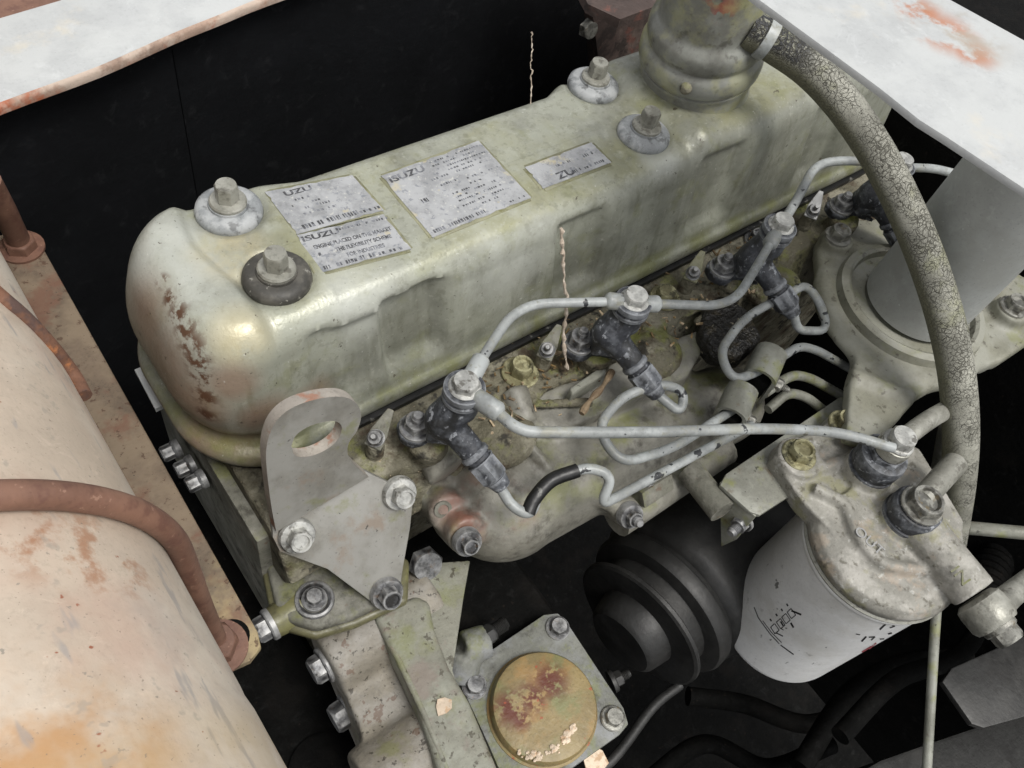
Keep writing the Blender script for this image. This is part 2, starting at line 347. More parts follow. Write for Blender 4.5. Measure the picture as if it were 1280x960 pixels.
def topz(x, y):
    z = 0.0
    e = -6.25 + .28 * math.sin((y - 5) * .8) + .02 * (y - 9) ** 2
    z += .34 * (1 - ss(e - .5, e + .2, x)) - .10 * math.exp(-((x - e - .15) / .25) ** 2); z += .55 * ss(17.6, 19.0, x + .1 * (y - 8))
    for bx, by in ((-4.44, 7.36), (-4.44, 11.58), (16.38, 7.36), (16.38, 11.58)):
        d = math.hypot(x - bx, y - by); z -= .16 * (1 - ss(1.3, 1.75, d))
    z -= .09 * ss(-2.75, -2.55, x) * (1 - ss(14.2, 14.5, x)) * ss(5.55, 5.8, y) * (1 - ss(11.9, 12.1, y))
    z += .12 * ss(-1.5, .5, x) * (1 - ss(12.5, 14.5, x)) * ss(12.15, 12.5, y)
    return z
def wallmod(x, y, z, nrm):
    d = 0.0
    if nrm.y < -.5:
        for a, b in POCK:
            sh = (z + 2) * .06
            f = ss(a - .12, a + .2, x + sh) * (1 - ss(b - .3, b + .7, x + sh)); g = ss(-4.2, -3.2, z) * (1 - ss(.75, 1.05, z))
            d -= .45 * f * g
        d -= .3 * ss(-5.0, -3.9, x) * (1 - ss(1.6, 3.2, x)) * ss(-4.3, -3.0, z) * (1 - ss(-.05, .2, z - .62 - .22 * math.sin(x * 1.0 + .4)))
        d += .05 * math.sin(x * .6 + 1) * ss(-4.5, -3, z) * (1 - ss(.6, 1.6, z))
    if nrm.y > .5: d -= .55 * ss(-3.0, -.5, x) * (1 - ss(13.5, 15.2, x)) * ss(-4.4, -2, z)
    return d
mids = []
for out, z in prof:
    r = []
    for p, nn in ol:
        o_ = out
        if out > 0 and nn.y < -.3: o_ = out * (1 - .5 * ss(-6, -2.5, p.x))
        if out < 0: o_ = out * (1 - .42 * max(0, -nn.x) - .35 * max(0, nn.y)) + .95 * max(0, -nn.x) * math.sin(math.pi * min(1, max(0, (z + 4.5) / 6.4))) ** .8
        q = p + nn * (o_ + wallmod(p.x, p.y, z, nn)); zz = z
        if z > -1: zz += topz(q.x, q.y) * ss(-1, 1.9, z)
        q.z = zz; r.append(q)
    rings.append(r)
last = rings[-1]; NY = 44
for k in range(1, NY + 1):
    t = k / NY; r = []
    for i, p in enumerate(last):
        cx = min(max(p.x, XA + 4.4), XB - 4.4); c = V((cx, (YA + YB) / 2, 0)); q = p.lerp(c, t if k < NY else .999)
        q.z = 1.9 + topz(q.x, q.y) + .02 * math.sin(t * 3); r.append(q)
    rings.append(r)
nn_ = len(rings[0]); _bv = BVHTree.FromPolygons([p for r in rings for p in r], [(a * nn_ + i, a * nn_ + (i + 1) % nn_, (a + 1) * nn_ + (i + 1) % nn_, (a + 1) * nn_ + i) for a in range(len(rings) - 1) for i in range(nn_)])
def surf(px, py):
    """the place on the cover seen at a spot of the photograph"""
    h = _bv.ray_cast(CAM, ray(px, py)); return h[0] if h[0] is not None else W(px, py, 0)
RS = [surf(*q) for q in ((203, 352), (212, 372), (222, 392), (231, 412), (239, 432), (246, 452), (252, 474), (256, 496), (258, 518))]
m_cover = paint('weathered_silver_green_paint', '#838479', [
    dict(col='#a0a294', sc=.18, lo=.42, hi=.62, amt=.65),
    dict(col='#86834f', sc=.13, lo=.4, hi=.62, amt=.5, up=(.6, .97)),
    dict(col='#77793f', sc=.5, lo=.54, hi=.68, amt=.3),
    dict(col='#a9ab9f', sc=1.1, lo=.52, hi=.66, amt=.25, st=(1, 1, .14)), dict(col='#55543f', sc=1.6, lo=.54, hi=.68, amt=.28, st=(1, 1, .12)), dict(col='#5f5e4a', sc=2.4, lo=.56, hi=.68, amt=.3), dict(col='#b4b5a8', sc=3.2, lo=.6, hi=.7, amt=.25),
    dict(col='#bcbeb8', sc=.22, lo=.3, hi=.6, amt=.6, spots=[((-7.8, 10, 2), 3.8), ((-8.4, 7, 1.5), 3.0), ((16.2, 6, 1.8), 2.0), ((6, 5.1, 1.0), 4.5), ((-2, 5.2, 1.2), 3)]),
    dict(col='#b5aa86', sc=.3, lo=.3, hi=.55, amt=.7, spots=[((-5.5, 9.3, 2), 2.2), ((-7, 5.6, 1.5), 1.8)]),
    dict(col='#8b6b57', sc=.2, lo=.25, hi=.6, amt=.6, spots=[(surf(*q), r) for q, r in (((185, 400), 2.6), ((205, 450), 2.8), ((235, 500), 2.8), ((270, 540), 2.8), ((310, 560), 2.2), ((330, 520), 1.8), ((390, 500), 1.6), ((290, 480), 1.6))]),
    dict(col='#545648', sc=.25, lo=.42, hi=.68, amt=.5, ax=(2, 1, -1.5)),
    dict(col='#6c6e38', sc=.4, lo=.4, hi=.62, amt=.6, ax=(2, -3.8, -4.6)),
    dict(col='#50311a', sc=2.0, lo=.44, hi=.58, amt=.95, rough=.8, spots=[(p, r, .8) for p, r in zip(RS, (.5, .6, .8, .9, 1.0, 1.0, .95, .85, .7))]),
    dict(col='#3a2f22', sc=2.2, lo=.68, hi=.73, amt=.8),
    dict(col='#d2d3cc', sc=4, lo=.68, hi=.74, amt=.4),
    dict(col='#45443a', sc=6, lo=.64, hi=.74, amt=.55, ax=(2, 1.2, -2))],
    rough=.36, bump=.2, bscale=6, vary=.07, spec=.5, fine=.06, grain=.2, metal=.15)
b = NB(); grid_faces(b, rings, True, False, False)
part('shell', b, m_cover, cover, 60)
# gasket under the lip
b = NB(); grid_faces(b, [[V((p + nn * o_)[:2] + (z,)) for p, nn in ol] for o_, z in ((-.3, -5.61), (.66, -5.61), (.7, -5.8), (.6, -6.05), (-.3, -6.05))])
m_gask = paint('black_rubber_gasket', '#141414', [dict(col='#6d6d68', sc=1.2, lo=.62, hi=.68, amt=.7)], rough=.45, bump=.2)
part('gasket', b, m_gask, cover)
m_wash = paint('grey_rubber_washer', '#7e8182', [dict(col='#a6a8a8', sc=.8, lo=.45, hi=.6, amt=.7), dict(col='#4a4b4b', sc=1.5, lo=.55, hi=.66, amt=.7)], rough=.55, bump=.25)
m_washd = paint('dark_rubber_washer', '#3c3a35', [dict(col='#5a5750', sc=1, lo=.45, hi=.62, amt=.6), dict(col='#8a8880', sc=2, lo=.62, hi=.68, amt=.7)], rough=.6, bump=.25)
for i, (bx, by) in enumerate(((-4.44, 11.58), (-4.44, 7.36), (16.38, 11.58), (16.38, 7.36))):
    zb = 1.74
    bb = bolt(cover, (bx, by, zb + .62), (0, 0, 1), r=.50, h=.85, m=m_fit, fl=.78, fh=.2, dish=False, ph=.4 + i, name='cover_bolt')
    wb = NB(); lathe(wb, (bx, by, zb), (0, 0, 1), [(.5, -.1), (1.36, -.1), (1.42, .1), (1.38, .3), (1.2, .45), (1.0, .5), (.84, .52), (.82, .62), (.3, .63)], 40, cap=False)
    part('washer', wb, m_washd if i == 1 else m_wash, bb, 40, 'dark rubber sealing washer' if i == 1 else None)
    # parts parented to a turned bolt: undo the bolt's own placement
    ch = bb.children[0]; ch.matrix_parent_inverse = BM[bb.name].inverted()
# ---- data plates
m_plate = paint('scuffed_aluminium_plate', '#98999a', [dict(col='#aeafb0', sc=.6, lo=.42, hi=.6, amt=.8), dict(col='#b9b197', sc=.45, lo=.6, hi=.66, amt=.7), dict(col='#6f737a', sc=3, lo=.58, hi=.66, amt=.6), dict(col='#c4c3bc', sc=5, lo=.6, hi=.7, amt=.7), dict(col='#b9ae8e', sc=1.2, lo=.64, hi=.69, amt=.6)], rough=.42, metal=.25, bump=.12, vary=.1)
m_film = paint('yellowed_plate_seal', '#74735a', [dict(col='#88876e', sc=.5, lo=.45, hi=.62, amt=.7), dict(col='#5c5b2c', sc=1.6, lo=.56, hi=.68, amt=.6)], rough=.5, bump=.25)
m_print = paint('worn_dark_lettering', '#3e3e40', [dict(col='#77797e', sc=3, lo=.46, hi=.56, amt=.9)], rough=.6, bump=0, fine=0)
ZP = 1.862
def text_mesh(bm, s, o, dx, dy, size, bold=.0, align='LEFT', sx=1.0):
    cu = bpy.data.curves.new('t', 'FONT'); cu.body = s; cu.size = 1; cu.align_x = align; cu.extrude = 0; cu.resolution_u = 3; cu.offset = bold
    ob = bpy.data.objects.new('t', cu); COL.objects.link(ob); dg = bpy.context.evaluated_depsgraph_get(); ev = ob.evaluated_get(dg); me = ev.to_mesh()
    vs = [bm.verts.new(o(v.co.x * size * sx, v.co.y * size)) for v in me.vertices]
    for p in me.polygons:
        try: bm.faces.new([vs[i] for i in p.vertices])
        except ValueError: pass
    ev.to_mesh_clear(); bpy.data.objects.remove(ob); bpy.data.curves.remove(cu)
def plate(corners, words, rows, label, film=.14, seed=1):
    """corners: bottom-left, bottom-right, top-right, top-left on the photograph"""
    P = [W(x, y, ZP) for x, y in corners]; rr = random.Random(seed)
    c = sum(P, V()) / 4; L = (P[1] - P[0]).length; H = (P[3] - P[0]).length
    dx = (P[1] - P[0]).normalized(); dy = (P[3] - P[0]).normalized()
    b = NB()
    q = [P[0] - dx * film - dy * film, P[1] + dx * film - dy * film, P[2] + dx * film + dy * film, P[3] - dx * film + dy * film]
    prism(b, [v - V((0, 0, .15)) for v in q], (0, 0, .135)); bmesh.ops.bevel(b, geom=[e_ for e_ in b.edges if abs((e_.verts[0].co - e_.verts[1].co).normalized().z) > .9], offset=.2, segments=4, affect='EDGES'); bevel(b, .03, 1); 
    pl = part('plate_seal', b, m_film, cover, 50)
    b = NB(); e = []
    n = 14                                                  # edges slightly torn
    for a, d in zip(P, P[1:] + P[:1]):
        for i in range(n): 
            t = i / n; v = a.lerp(d, t); v = v + (c - v).normalized() * (rr.random() ** 6 * .1 if 0 < i else 0); e.append(v)
    prism(b, [v - V((0, 0, .04)) for v in e], (0, 0, .055)); 
    pt = part('data_plate', b, m_plate, cover, 30, label)
    z = ZP + .019
    def o(u, v): p = P[0] + dx * u + dy * v; return V((p.x, p.y, z))
    b = NB()
    for s, u, v, size, sx in words: text_mesh(b, s, lambda x, y: o(u * L + x, v * H + y), dx, dy, size, sx=sx, bold=.035)
    part('lettering', b, m_print, pt, 30) if words else b.free()
    b = NB()
    for (u0, u1, v, h, fillp) in rows:                       # worn, unreadable small print
        u = u0 * L
        while u < u1 * L:
            wd = rr.uniform(.05, .12)
            if rr.random() < fillp:
                pts = [o(u, v * H), o(u + wd, v * H), o(u + wd, v * H + h), o(u, v * H + h)]
                b.faces.new([b.verts.new(p) for p in pts])
            u += wd + rr.uniform(.03, .07)
    part('small_print', b, m_print, pt, 30)
plate([(371, 293), (480, 263), (440, 219), (331, 240)], [('UZU', .16, .80, .42, 1.5)],
      [(.08, .45, .66, .12, .5), (.1, .5, .55, .1, .4), (.2, .55, .45, .12, .5), (.08, .6, .33, .12, .45), (.1, .72, .06, .26, .85), (.75, .97, .06, .16, .6)], 'scuffed upper data plate with worn maker name', seed=3)
plate([(397, 342), (514, 311), (479, 268), (371, 294)], [('ISUZU', .02, .80, .42, 1.45), ('ENGINE PLACED ON THE MARKET', .09, .56, .30, .76), ('THE FLEXIBILITY SCHEME', .28, .38, .30, .76), ('FOR INDUSTRIES', .36, .2, .30, .76)],
      [(.42, .95, .86, .12, .7), (.08, .45, .04, .2, .6), (.46, .62, .04, .24, .9), (.66, .9, .04, .16, .5), (.1, .2, .38, .18, .5)], 'lower data plate lettered about the flexibility scheme', seed=4)
plate([(541, 297), (664, 247), (598, 176), (476, 220)], [('ISUZU', .03, .86, .5, 1.4)],
      [(.45, .95, .93, .1, .7), (.45, .98, .87, .1, .7), (.47, .97, .81, .1, .7), (.4, .5, .75, .12, .6), (.55, .9, .75, .1, .6), (.35, .5, .69, .12, .6), (.6, .85, .69, .1, .6), (.36, .56, .58, .12, .5), (.62, .8, .55, .1, .6), (.86, .97, .55, .1, .6), (.6, .75, .47, .1, .6), (.42, .58, .42, .1, .6), (.44, .55, .36, .1, .6), (.62, .84, .38, .1, .6), (.4, .6, .3, .1, .6), (.6, .86, .3, .1, .7), (.36, .56, .22, .1, .6), (.58, .84, .23, .1, .7), (.58, .8, .16, .1, .7), (.04, .55, .04, .2, .9), (.8, .97, .04, .1, .6), (.14, .2, .45, .26, .9)], 'large square data plate covered in worn specifications', seed=5)
plate([(679, 236), (764, 203), (739, 178), (656, 209)], [('ZU', .26, .1, .6, 1.3)],
      [(.45, .6, .12, .2, .9), (.64, .7, .12, .12, .8), (.72, .92, .12, .16, .8), (.26, .7, .58, .14, .45), (.74, .95, .55, .2, .5)], 'small oblong data plate near the filler neck', seed=6, film=.16)
# the second half of the film outlines: pressed beads on the cover top
# ================================================================== oil filler neck with its hose stub
fb = V((21.75, 9.3, 2.3)); ft = at(893, 6, Y=9.3); fax = (ft - fb).normalized()
m_fill = paint('olive_grey_filler_paint', '#707069', [dict(col='#8b8d86', sc=.3, lo=.45, hi=.62, amt=.7), dict(col='#85844e', sc=.3, lo=.54, hi=.66, amt=.5), dict(col='#3f3c33', sc=1.2, lo=.58, hi=.7, amt=.6), dict(col='#8c2f1e', sc=1.2, lo=.45, hi=.52, amt=.95, spots=[(CAM + ray(905, 20) * ((fb + fax * 5.5 - CAM).dot(CF) - 2.4), 1.2), (CAM + ray(890, 8) * ((fb + fax * 5.8 - CAM).dot(CF) - 2.4), 1.0)]), dict(col='#a3a276', sc=.4, lo=.45, hi=.6, amt=.4)], rough=.4, bump=.15, vary=.08)
m_fillcap = paint('chipped_filler_lid', '#7e7d72', [dict(col='#a03a24', sc=.9, lo=.5, hi=.56, amt=.95, spots=[(fb + fax * 7.6 + V((-1.6, -2.2, 0)), 2.6)]), dict(col='#5a5a50', sc=.8, lo=.5, hi=.66, amt=.5)], rough=.5, bump=.2)
filler = thing('oil_filler_neck', fb, 'stout stepped oil filler neck with rounded beads standing on the rocker cover', 'oil filler')
b = NB(); R0 = 3.05
lathe(b, fb, fax, [(R0 + .15, -.7), (R0 + .1, -.05), (R0, .1), (R0, 1.1), (R0 + .1, 1.14), (R0 + .1, 1.26), (R0 + .03, 1.3), (R0 + .1, 1.4), (R0 + .24, 1.6), (R0 + .27, 1.9), (R0 + .24, 2.3), (R0 + .12, 2.55), (R0 - .05, 2.68), (R0 - .07, 2.8), (R0 + .0, 2.92), (R0 + .06, 3.15), (R0 + .05, 3.55), (R0 - .05, 3.85), (R0 - .28, 4.05), (R0 - .4, 4.2), (R0 - .42, 4.4), (R0 - .5, 7.0), (R0 - .6, 7.3)], 72)
part('neck', b, m_fill, filler, 50)
b = NB(); lathe(b, fb + fax * 7.25, fax, [(R0 - .62, 0), (R0 - .5, .12), (R0 - .5, .5), (R0 - .75, .75), (1.6, .8), (1.4, 1.0), (.2, 1.02)], 48)
part('lid', b, m_fillcap, filler, 40)
st = CAM + ray(938, 38) * ((fb + fax * 5.2 - CAM).dot(CF) - .3); hs0 = CAM + ray(955, 48) * ((fb + fax * 5.2 - CAM).dot(CF) - .3)
b = NB(); pdir = (hs0 - st).normalized(); p = atp(857, 97, fb + V((0, -3.4, 0)), (0, -1, 0.1))
tube(b, [fb + fax * 4.6 + (st - fb - fax * 4.6) * .5, st, hs0], .5, 20); part('hose_spigot', b, m_fill, filler, 40)
b = NB(); rad = -(CR * .35 + CU * .9)
pw = fb + fax * 2.0; sd = (at(856, 97, Y=fb.y - 3) - pw); sd = (sd - fax * sd.dot(fax)).normalized()
ball(b, pw + sd * (R0 + .2) + fax * .15, .34, .34, .34, 12); bmesh.ops.transform(b, matrix=Matrix.Identity(4), verts=b.verts)
part('weld_blob', b, m_deck, filler)
# ================================================================== cylinder head and block
head = thing('cylinder_head', (12, 6, -30), 'grimy mossy engine block and cylinder head under the rocker cover', 'engine block')
b = NB()
box(b, (-8.6, .6, -14), (40, 13.6, -6.0))
prism(b, [(-8.6, .7, -6.05), (40, .7, -6.05), (40, -.7, -9.0), (-8.6, -.7, -9.0)], (0, 2.5, -5))
head_b = b
box(b, (-7.5, 1.0, -34), (40, 13, -12))
# raised pads, ribs and ridges on the deck
for x in (3.2, 13.6, 24.0): ball(b, (x, -.4, -6.6), 2.0, 1.6, 1.0); 
for x in (-.9, 9.6, 20.2, 30.6): cyl(b, (x + .9, .9, -8), (x + .1, .6, -4.5), .95)
for a_, c_ in (((3.5, 2.0), (9.0, .4)), ((14.5, 2.2), (19, .9)), ((5.5, .2), (8.5, -1.2)), ((17, -.2), (21, .2))):
    cyl(b, (a_[0], a_[1], -6.0), (c_[0], c_[1], -6.2), .28)
b = cast(b, .22, 3, .5)
dn = random.Random(3)
part('casting', b, m_deck, head, 60)
b = NB(); box(b, (-5, -13.5, -36), (4.5, 1.5, -17.4)); bevel(b, .6, 3); part('crankcase', b, m_void, head)
# stud nuts and plugs on the deck
bolt(head, W(650, 466, -5.9), (0, 0, 1), r=.62, h=.75, m=m_yzinc, fl=1.0, fh=.12, name='head_bolt')
bolt(head, W(831, 372, -5.7), (0, 0, 1), r=.6, h=.5, m=m_yzinc, fl=.9, fh=.12, name='head_bolt', dish=False)
bolt(head, W(946, 300, -5.9), (0, 0, 1), r=.55, h=.5, m=m_zdark, fl=.8, fh=.12, name='head_bolt')
lug = NB(); prism(lug, [W(712, 485, -5.3), W(745, 462, -5.3), W(757, 456, -5.3), W(758, 466, -5.3), W(733, 482, -5.3), W(715, 494, -5.3)], (0, 0, -1.2)); bevel(lug, .15, 3)
part('cast_lug', lug, m_bracket, head)
lug = NB(); prism(lug, [W(880, 380, -5.6), W(905, 365, -5.6), W(935, 385, -5.6), W(955, 420, -5.6), W(930, 445, -5.6), W(895, 440, -5.6), W(875, 415, -5.6)], (0, 0, -1.5)); bevel(lug, .4, 3)
m_tar = paint('oily_black_crust', '#1d1b18', [dict(col='#3b3527', sc=.9, lo=.5, hi=.62, amt=.8), dict(col='#9a927e', sc=3, lo=.66, hi=.7, amt=.8)], rough=.45, bump=1.0, bscale=2, bdist=.1, vary=.3)
part('crusted_boss', lug, m_tar, head, 60)
# litter caught on the deck
m_twig = paint('dry_twig', '#75654f', [dict(col='#5c4936', sc=1.5, lo=.5, hi=.62, amt=.7)], rough=.8, bump=.5, vary=.2)
b = NB(); tube(b, catmull([W(727, 517, -5.2), W(738, 500, -5.1), W(752, 485, -5.0), W(765, 464, -5.0)], 5), [.16 + .05 * math.sin(i) for i in range(16)], 8); solo('twig', b, m_twig, 'dry brown twig lying on the mossy deck beside the cast lug', 'twig')
b = NB()
for i in range(260):
    px = rnd.uniform(600, 980); py = 455 - (px - 650) * .52 + rnd.gauss(22, 26); c = W(px, py, -5.75 + rnd.uniform(0, .1)); L = rnd.uniform(.1, .5); a = rnd.uniform(0, 3.1)
    d = V((math.cos(a), math.sin(a), rnd.uniform(-.2, .2))) * L; e = V((-math.sin(a), math.cos(a), rnd.uniform(-.3, .3))) * rnd.uniform(.04, .14)
    prism(b, [c - d * .5 - e * .5, c + d * .5 - e * .3, c + d * .5 + e * .5, c - d * .4 + e * .5], (0, 0, rnd.uniform(.03, .09)))
m_leaf = paint('leaf_litter', '#77623f', [dict(col='#b7a58a', sc=.8, lo=.5, hi=.6, amt=.8), dict(col='#3a2c1e', sc=1.1, lo=.45, hi=.6, amt=.7)], rough=.85, bump=.3, vary=.3)
solo('leaf_litter', b, m_leaf, 'crumbs of dry leaf and bark along the cylinder head', 'litter', kind='stuff')
# ================================================================== intake manifold bulge in front of the head
man = thing('intake_manifold', (6, -3.5, -16), 'smooth cast intake manifold bulging from the head side with pinkish worn paint', 'manifold')
m_man = paint('worn_pinkish_casting', '#6f6d64', [dict(col='#87857c', sc=.3, lo=.42, hi=.6, amt=.8), dict(col='#6c6f38', sc=.3, lo=.46, hi=.62, amt=.7, up=(.4, .95)), dict(col='#3f3a30', sc=.7, lo=.55, hi=.68, amt=.6), dict(col='#75493a', sc=.25, lo=.4, hi=.58, amt=.85, spots=[(W(590, 632, -7.5), 2.6), (W(640, 640, -7.5), 2.0)]), dict(col='#c3c5c4', sc=1.8, lo=.52, hi=.58, amt=.95, spots=[(W(715, 622, -7), 1.0), (W(738, 615, -7), .5), (W(745, 610, -7), .5)]), grime(.6)], rough=.5, bump=.35, vary=.1)
b = NB()
c0 = W(630, 622, -10.2); c1 = W(745, 575, -10.2); c2 = W(905, 505, -10.4)
ball(b, c0, 3.6, 3.3, 3.2, 28); cyl(b, c0, c1, 3.2, 2.7, 32); cyl(b, c1, c2, 2.7, 2.4, 32); ball(b, c2, 2.4)
prism(b, [W(600, 520, -6.4), W(700, 540, -6.6), W(860, 470, -6.6), W(900, 400, -6.4), W(700, 480, -6.2)], (0, 0, -3))
# flange boss at the near end
fl0 = W(548, 625, -8.2); fn = V((-.2, -.75, .62)).normalized()
for px, py in ((545, 610), (583, 668), (560, 640)): 
    q = W(px, py, -8.4); cyl(b, q - fn * 2.0, q + fn * .25, 1.15, 1.0)
q = W(783, 640, -9.5); cyl(b, q - fn * 3, q + fn * .2, .95, .8); cyl(b, W(730, 610, -8.6), q, .5)
q = W(560, 590, -6.6); cyl(b, q, W(525, 545, -6.3), 1.1, .8)
cyl(b, W(652, 545, -6.3), W(690, 590, -7.3), .3); cyl(b, W(640, 520, -6.2), W(652, 545, -6.3), .3)
cyl(b, W(640, 490, -6.2), W(660, 530, -6.4), .9, .5); 
part('casting', cast(b, .17, 5, .6), m_man, man, 70)
for px, py, z, nm in ((583, 676, -8.1, 'bolt'), (786, 643, -9.2, 'bolt')):
    bolt(man, W(px, py, z), fn, r=.45, h=.45, m=m_zdark, fl=.72, fh=.35, name='flange_bolt', stud=(.27, .55) if px > 700 else None)
b = NB(); q = W(553, 636, -8.0); lathe(b, q, fn, [(.45, -.2), (.45, .12), (.28, .14), (.2, -.15)], 18); part('bolt_hole_rim', b, m_cast, man)
b = NB(); q = W(820, 612, -9.0); obox(b, q, V((1, 0, 0)), V((0, .6, .8)), fn, 2.2, 1.0, .5); bevel(b, .1); part('pad', b, m_cast, man)
bolt(man, W(812, 610, -8.8), fn, r=.32, h=.25, m=m_zdark, fl=None, name='screw')
# lower rail under the pipes
b = NB(); tube(b, [W(770, 650, -10.5), W(860, 590, -10.5), W(905, 560, -10.5)], 1.0, 14); part('rail', b, m_man, man)
# ================================================================== lifting bracket
pn = V((-.1, -.78, .62)).normalized(); pp = W(430, 660, -6.9)
def P(px, py, off=0): return atp(px, py, pp, pn) + pn * off
lift = thing('lifting_bracket', P(485, 760), 'grey steel lifting eye bracket bolted to the head with chipped white eye rim', 'bracket')
b = NB(); tri = [(340, 656), (398, 622), (455, 588), (492, 606), (512, 604), (517, 622), (513, 660), (498, 745), (487, 760), (470, 757), (410, 712), (350, 690), (341, 672)]
prism(b, [P(*q) for q in tri], -pn * .45); bevel(b, .08, 2)
m_lift = paint('pale_grey_steel', '#797770', [dict(col='#8e8d88', sc=.25, lo=.42, hi=.62, amt=.8), dict(col='#7d6c5c', sc=.4, lo=.55, hi=.68, amt=.6), dict(col='#6c6f3c', sc=.6, lo=.56, hi=.68, amt=.5), dict(col='#2a2723', sc=3, lo=.68, hi=.72, amt=.8)], rough=.5, bump=.15, vary=.08)
part('plate', b, m_lift, lift)
# the eye stands up from the plate: upright sheet with a round hole
ea, eb = P(340, 656), P(455, 588); ex = (eb - ea).normalized(); en = V((-.05, -.96, .2)).normalized(); en = (en - ex * en.dot(ex)).normalized()
def E_(px, py): return atp(px, py, ea, en)
eo = [(340, 656), (333, 620), (327, 570), (328, 545), (336, 522), (352, 505), (375, 494), (402, 488), (425, 488), (440, 497), (445, 512), (440, 530), (430, 545), (429, 560), (440, 575), (455, 588)]
hc = E_(390, 540); hr_ = [(358, 548), (364, 535), (380, 524), (402, 518), (416, 519), (421, 527), (416, 541), (402, 553), (383, 561), (364, 561)]
OP = catmull([E_(*q) for q in eo], 4); HP = catmull([E_(*q) for q in hr_ + hr_[:1]], 5)[:-1]
b = NB(); TH = .55
def ann(off):
    return [b.verts.new(p + en * off) for p in OP], [b.verts.new(p + en * off) for p in HP]
o1, h1 = ann(TH * .8); o2, h2 = ann(-TH * .2)
def fill(o, h):
    es = []
    for L in (o, h):
        for i in range(len(L)): 
            e = b.edges.get((L[i], L[(i + 1) % len(L)])) or b.edges.new((L[i], L[(i + 1) % len(L)])); es.append(e)
    bmesh.ops.triangle_fill(b, use_beauty=True, use_dissolve=False, edges=es)
fill(o1, h1); fill(o2, h2)
eye = part('eye', b, m_lift, lift, 30)
b = NB()
for A, grow in ((OP, 1.0), (HP, 1.0)):
    n = len(A)
    va = [b.verts.new(p + en * (TH * .8 + .004)) for p in A]; vb = [b.verts.new(p - en * (TH * .2 + .004)) for p in A]
    for i in range(n): b.faces.new((va[i], va[(i + 1) % n], vb[(i + 1) % n], vb[i]))
m_rim = paint('chipped_pale_rim', '#a09990', [dict(col='#8f5c42', sc=.5, lo=.54, hi=.62, amt=.7), dict(col='#8a8278', sc=.8, lo=.5, hi=.64, amt=.6)], rough=.6, bump=.3)
part('rim', b, m_rim, eye, 50, 'pale chipped edge with orange rust')
for px, py, z in ((370, 668, 0), (498, 615, 0), (482, 740, 0)):
    bolt(lift, P(px, py, .05), pn, r=.55, h=.6, m=m_bz if px != 482 else m_zdark, fl=.82, fh=.3, name='bolt', ph=px)
# ================================================================== injectors
def Wi(px, py, z): return W(px, py, z)
inj_x = [at(px, py, Y=0).x for px, py in ((582, 485), (797, 372), (981, 279), (1134, 199))]
ban = V((0.0, 0, -.35))
def make_injector():
    t = thing('fuel_injector', Wi(560, 522, -5.5), 'dark injector between lifting eye and twig, arm nut pointing over the manifold', 'injector', 'fuel injectors in a row along the head')
    b = NB(); top = W(579, 492, -.9); blob = W(556, 524, -2.6); low = W(556, 530, -6)
    arm = W(604, 580, -4.0); ad = (arm - blob).normalized(); aend = W(618, 602, -4.25)
    ud = (top - blob).normalized()
    cyl(b, blob, top + V((0, 0, -.4)), .88, .8, 24); cyl(b, top - V((0, 0, 1.2)), top, .84, .82, 24)
    ball(b, blob, .95, .92, 1.0); obox(b, blob + V((0, 0, -.6)), V((.8, -.6, 0)), V((.6, .8, 0)), V((0, 0, 1)), 1.45, 1.3, 1.3); cyl(b, blob, low, .85, .75); cyl(b, blob, arm, .68, .58)
    nutp = W(520, 535, -4.3)
    prism(b, [nutp + V((-.75, .55, -.45)), nutp + V((-.3, .85, -.45)), blob + V((-.2, 1.1, -2.0)), blob + V((.7, -.9, -2.0)), nutp + V((.3, -.8, -.45)), nutp + V((-.6, -.5, -.45))], (0, 0, .5))
    cyl(b, nutp - V((0, 0, .6)), nutp + V((0, 0, .02)), .85)
    part('body', cast(b, .13, 3, .6), m_dark, t, 70)
    b = NB(); lathe(b, top, (0, 0, 1), [(.86, -.25), (.92, -.2), (.92, 0), (.8, .06), (.8, .16), (.92, .2), (.92, .5), (.84, .56), (.3, .57)], 28); part('banjo_collar', b, m_dark, t)
    bolt(t, top + V((0, 0, .5)), (0, 0, 1), r=.62, h=.42, m=m_bz, fl=.72, fh=.14, name='banjo_bolt', dish=False, ph=.3)
    bolt(t, nutp + V((0, 0, .05)), (0, 0, 1), r=.62, h=.5, m=m_zdark, fl=.78, fh=.14, name='clamp_nut', stud=(.3, .45), dish=False, ph=.8)
    b = NB(); lathe(b, arm - ad * .7, ad, [(.6, -.1), (.7, 0), (.7, .18), (.6, .24), (.6, .4), (.68, .44), (.68, .5)], 24); part('ring', b, m_dark, t)
    b = NB(); hexa(b, arm - ad * .2, ad, .74, 1.05, c=.14, dish=False); lathe(b, arm + ad * .9, ad, [(.55, 0), (.5, .2), (.42, .5), (.4, .55)], 20); part('union_nut', b, m_dark, t)
    return t, arm + ad * 1.4, top
inj, arm_end, bantop = make_injector()
ilab = [None, 'dark injector beside the hanging thread with its clamp nut near the cover clip', 'dark injector below the oil filler, its arm end hidden by a bent pipe', 'black oily injector half hidden behind the cracked hose']
INJ = [inj] + [copy_tree(inj, (inj_x[i] - inj_x[0], 0, 0), ilab[i]) for i in (1, 2, 3)]
AE = [arm_end + V((inj_x[i] - inj_x[0], 0, 0)) for i in range(4)]
BT = [bantop + V((inj_x[i] - inj_x[0], 0, .28)) for i in range(4)]
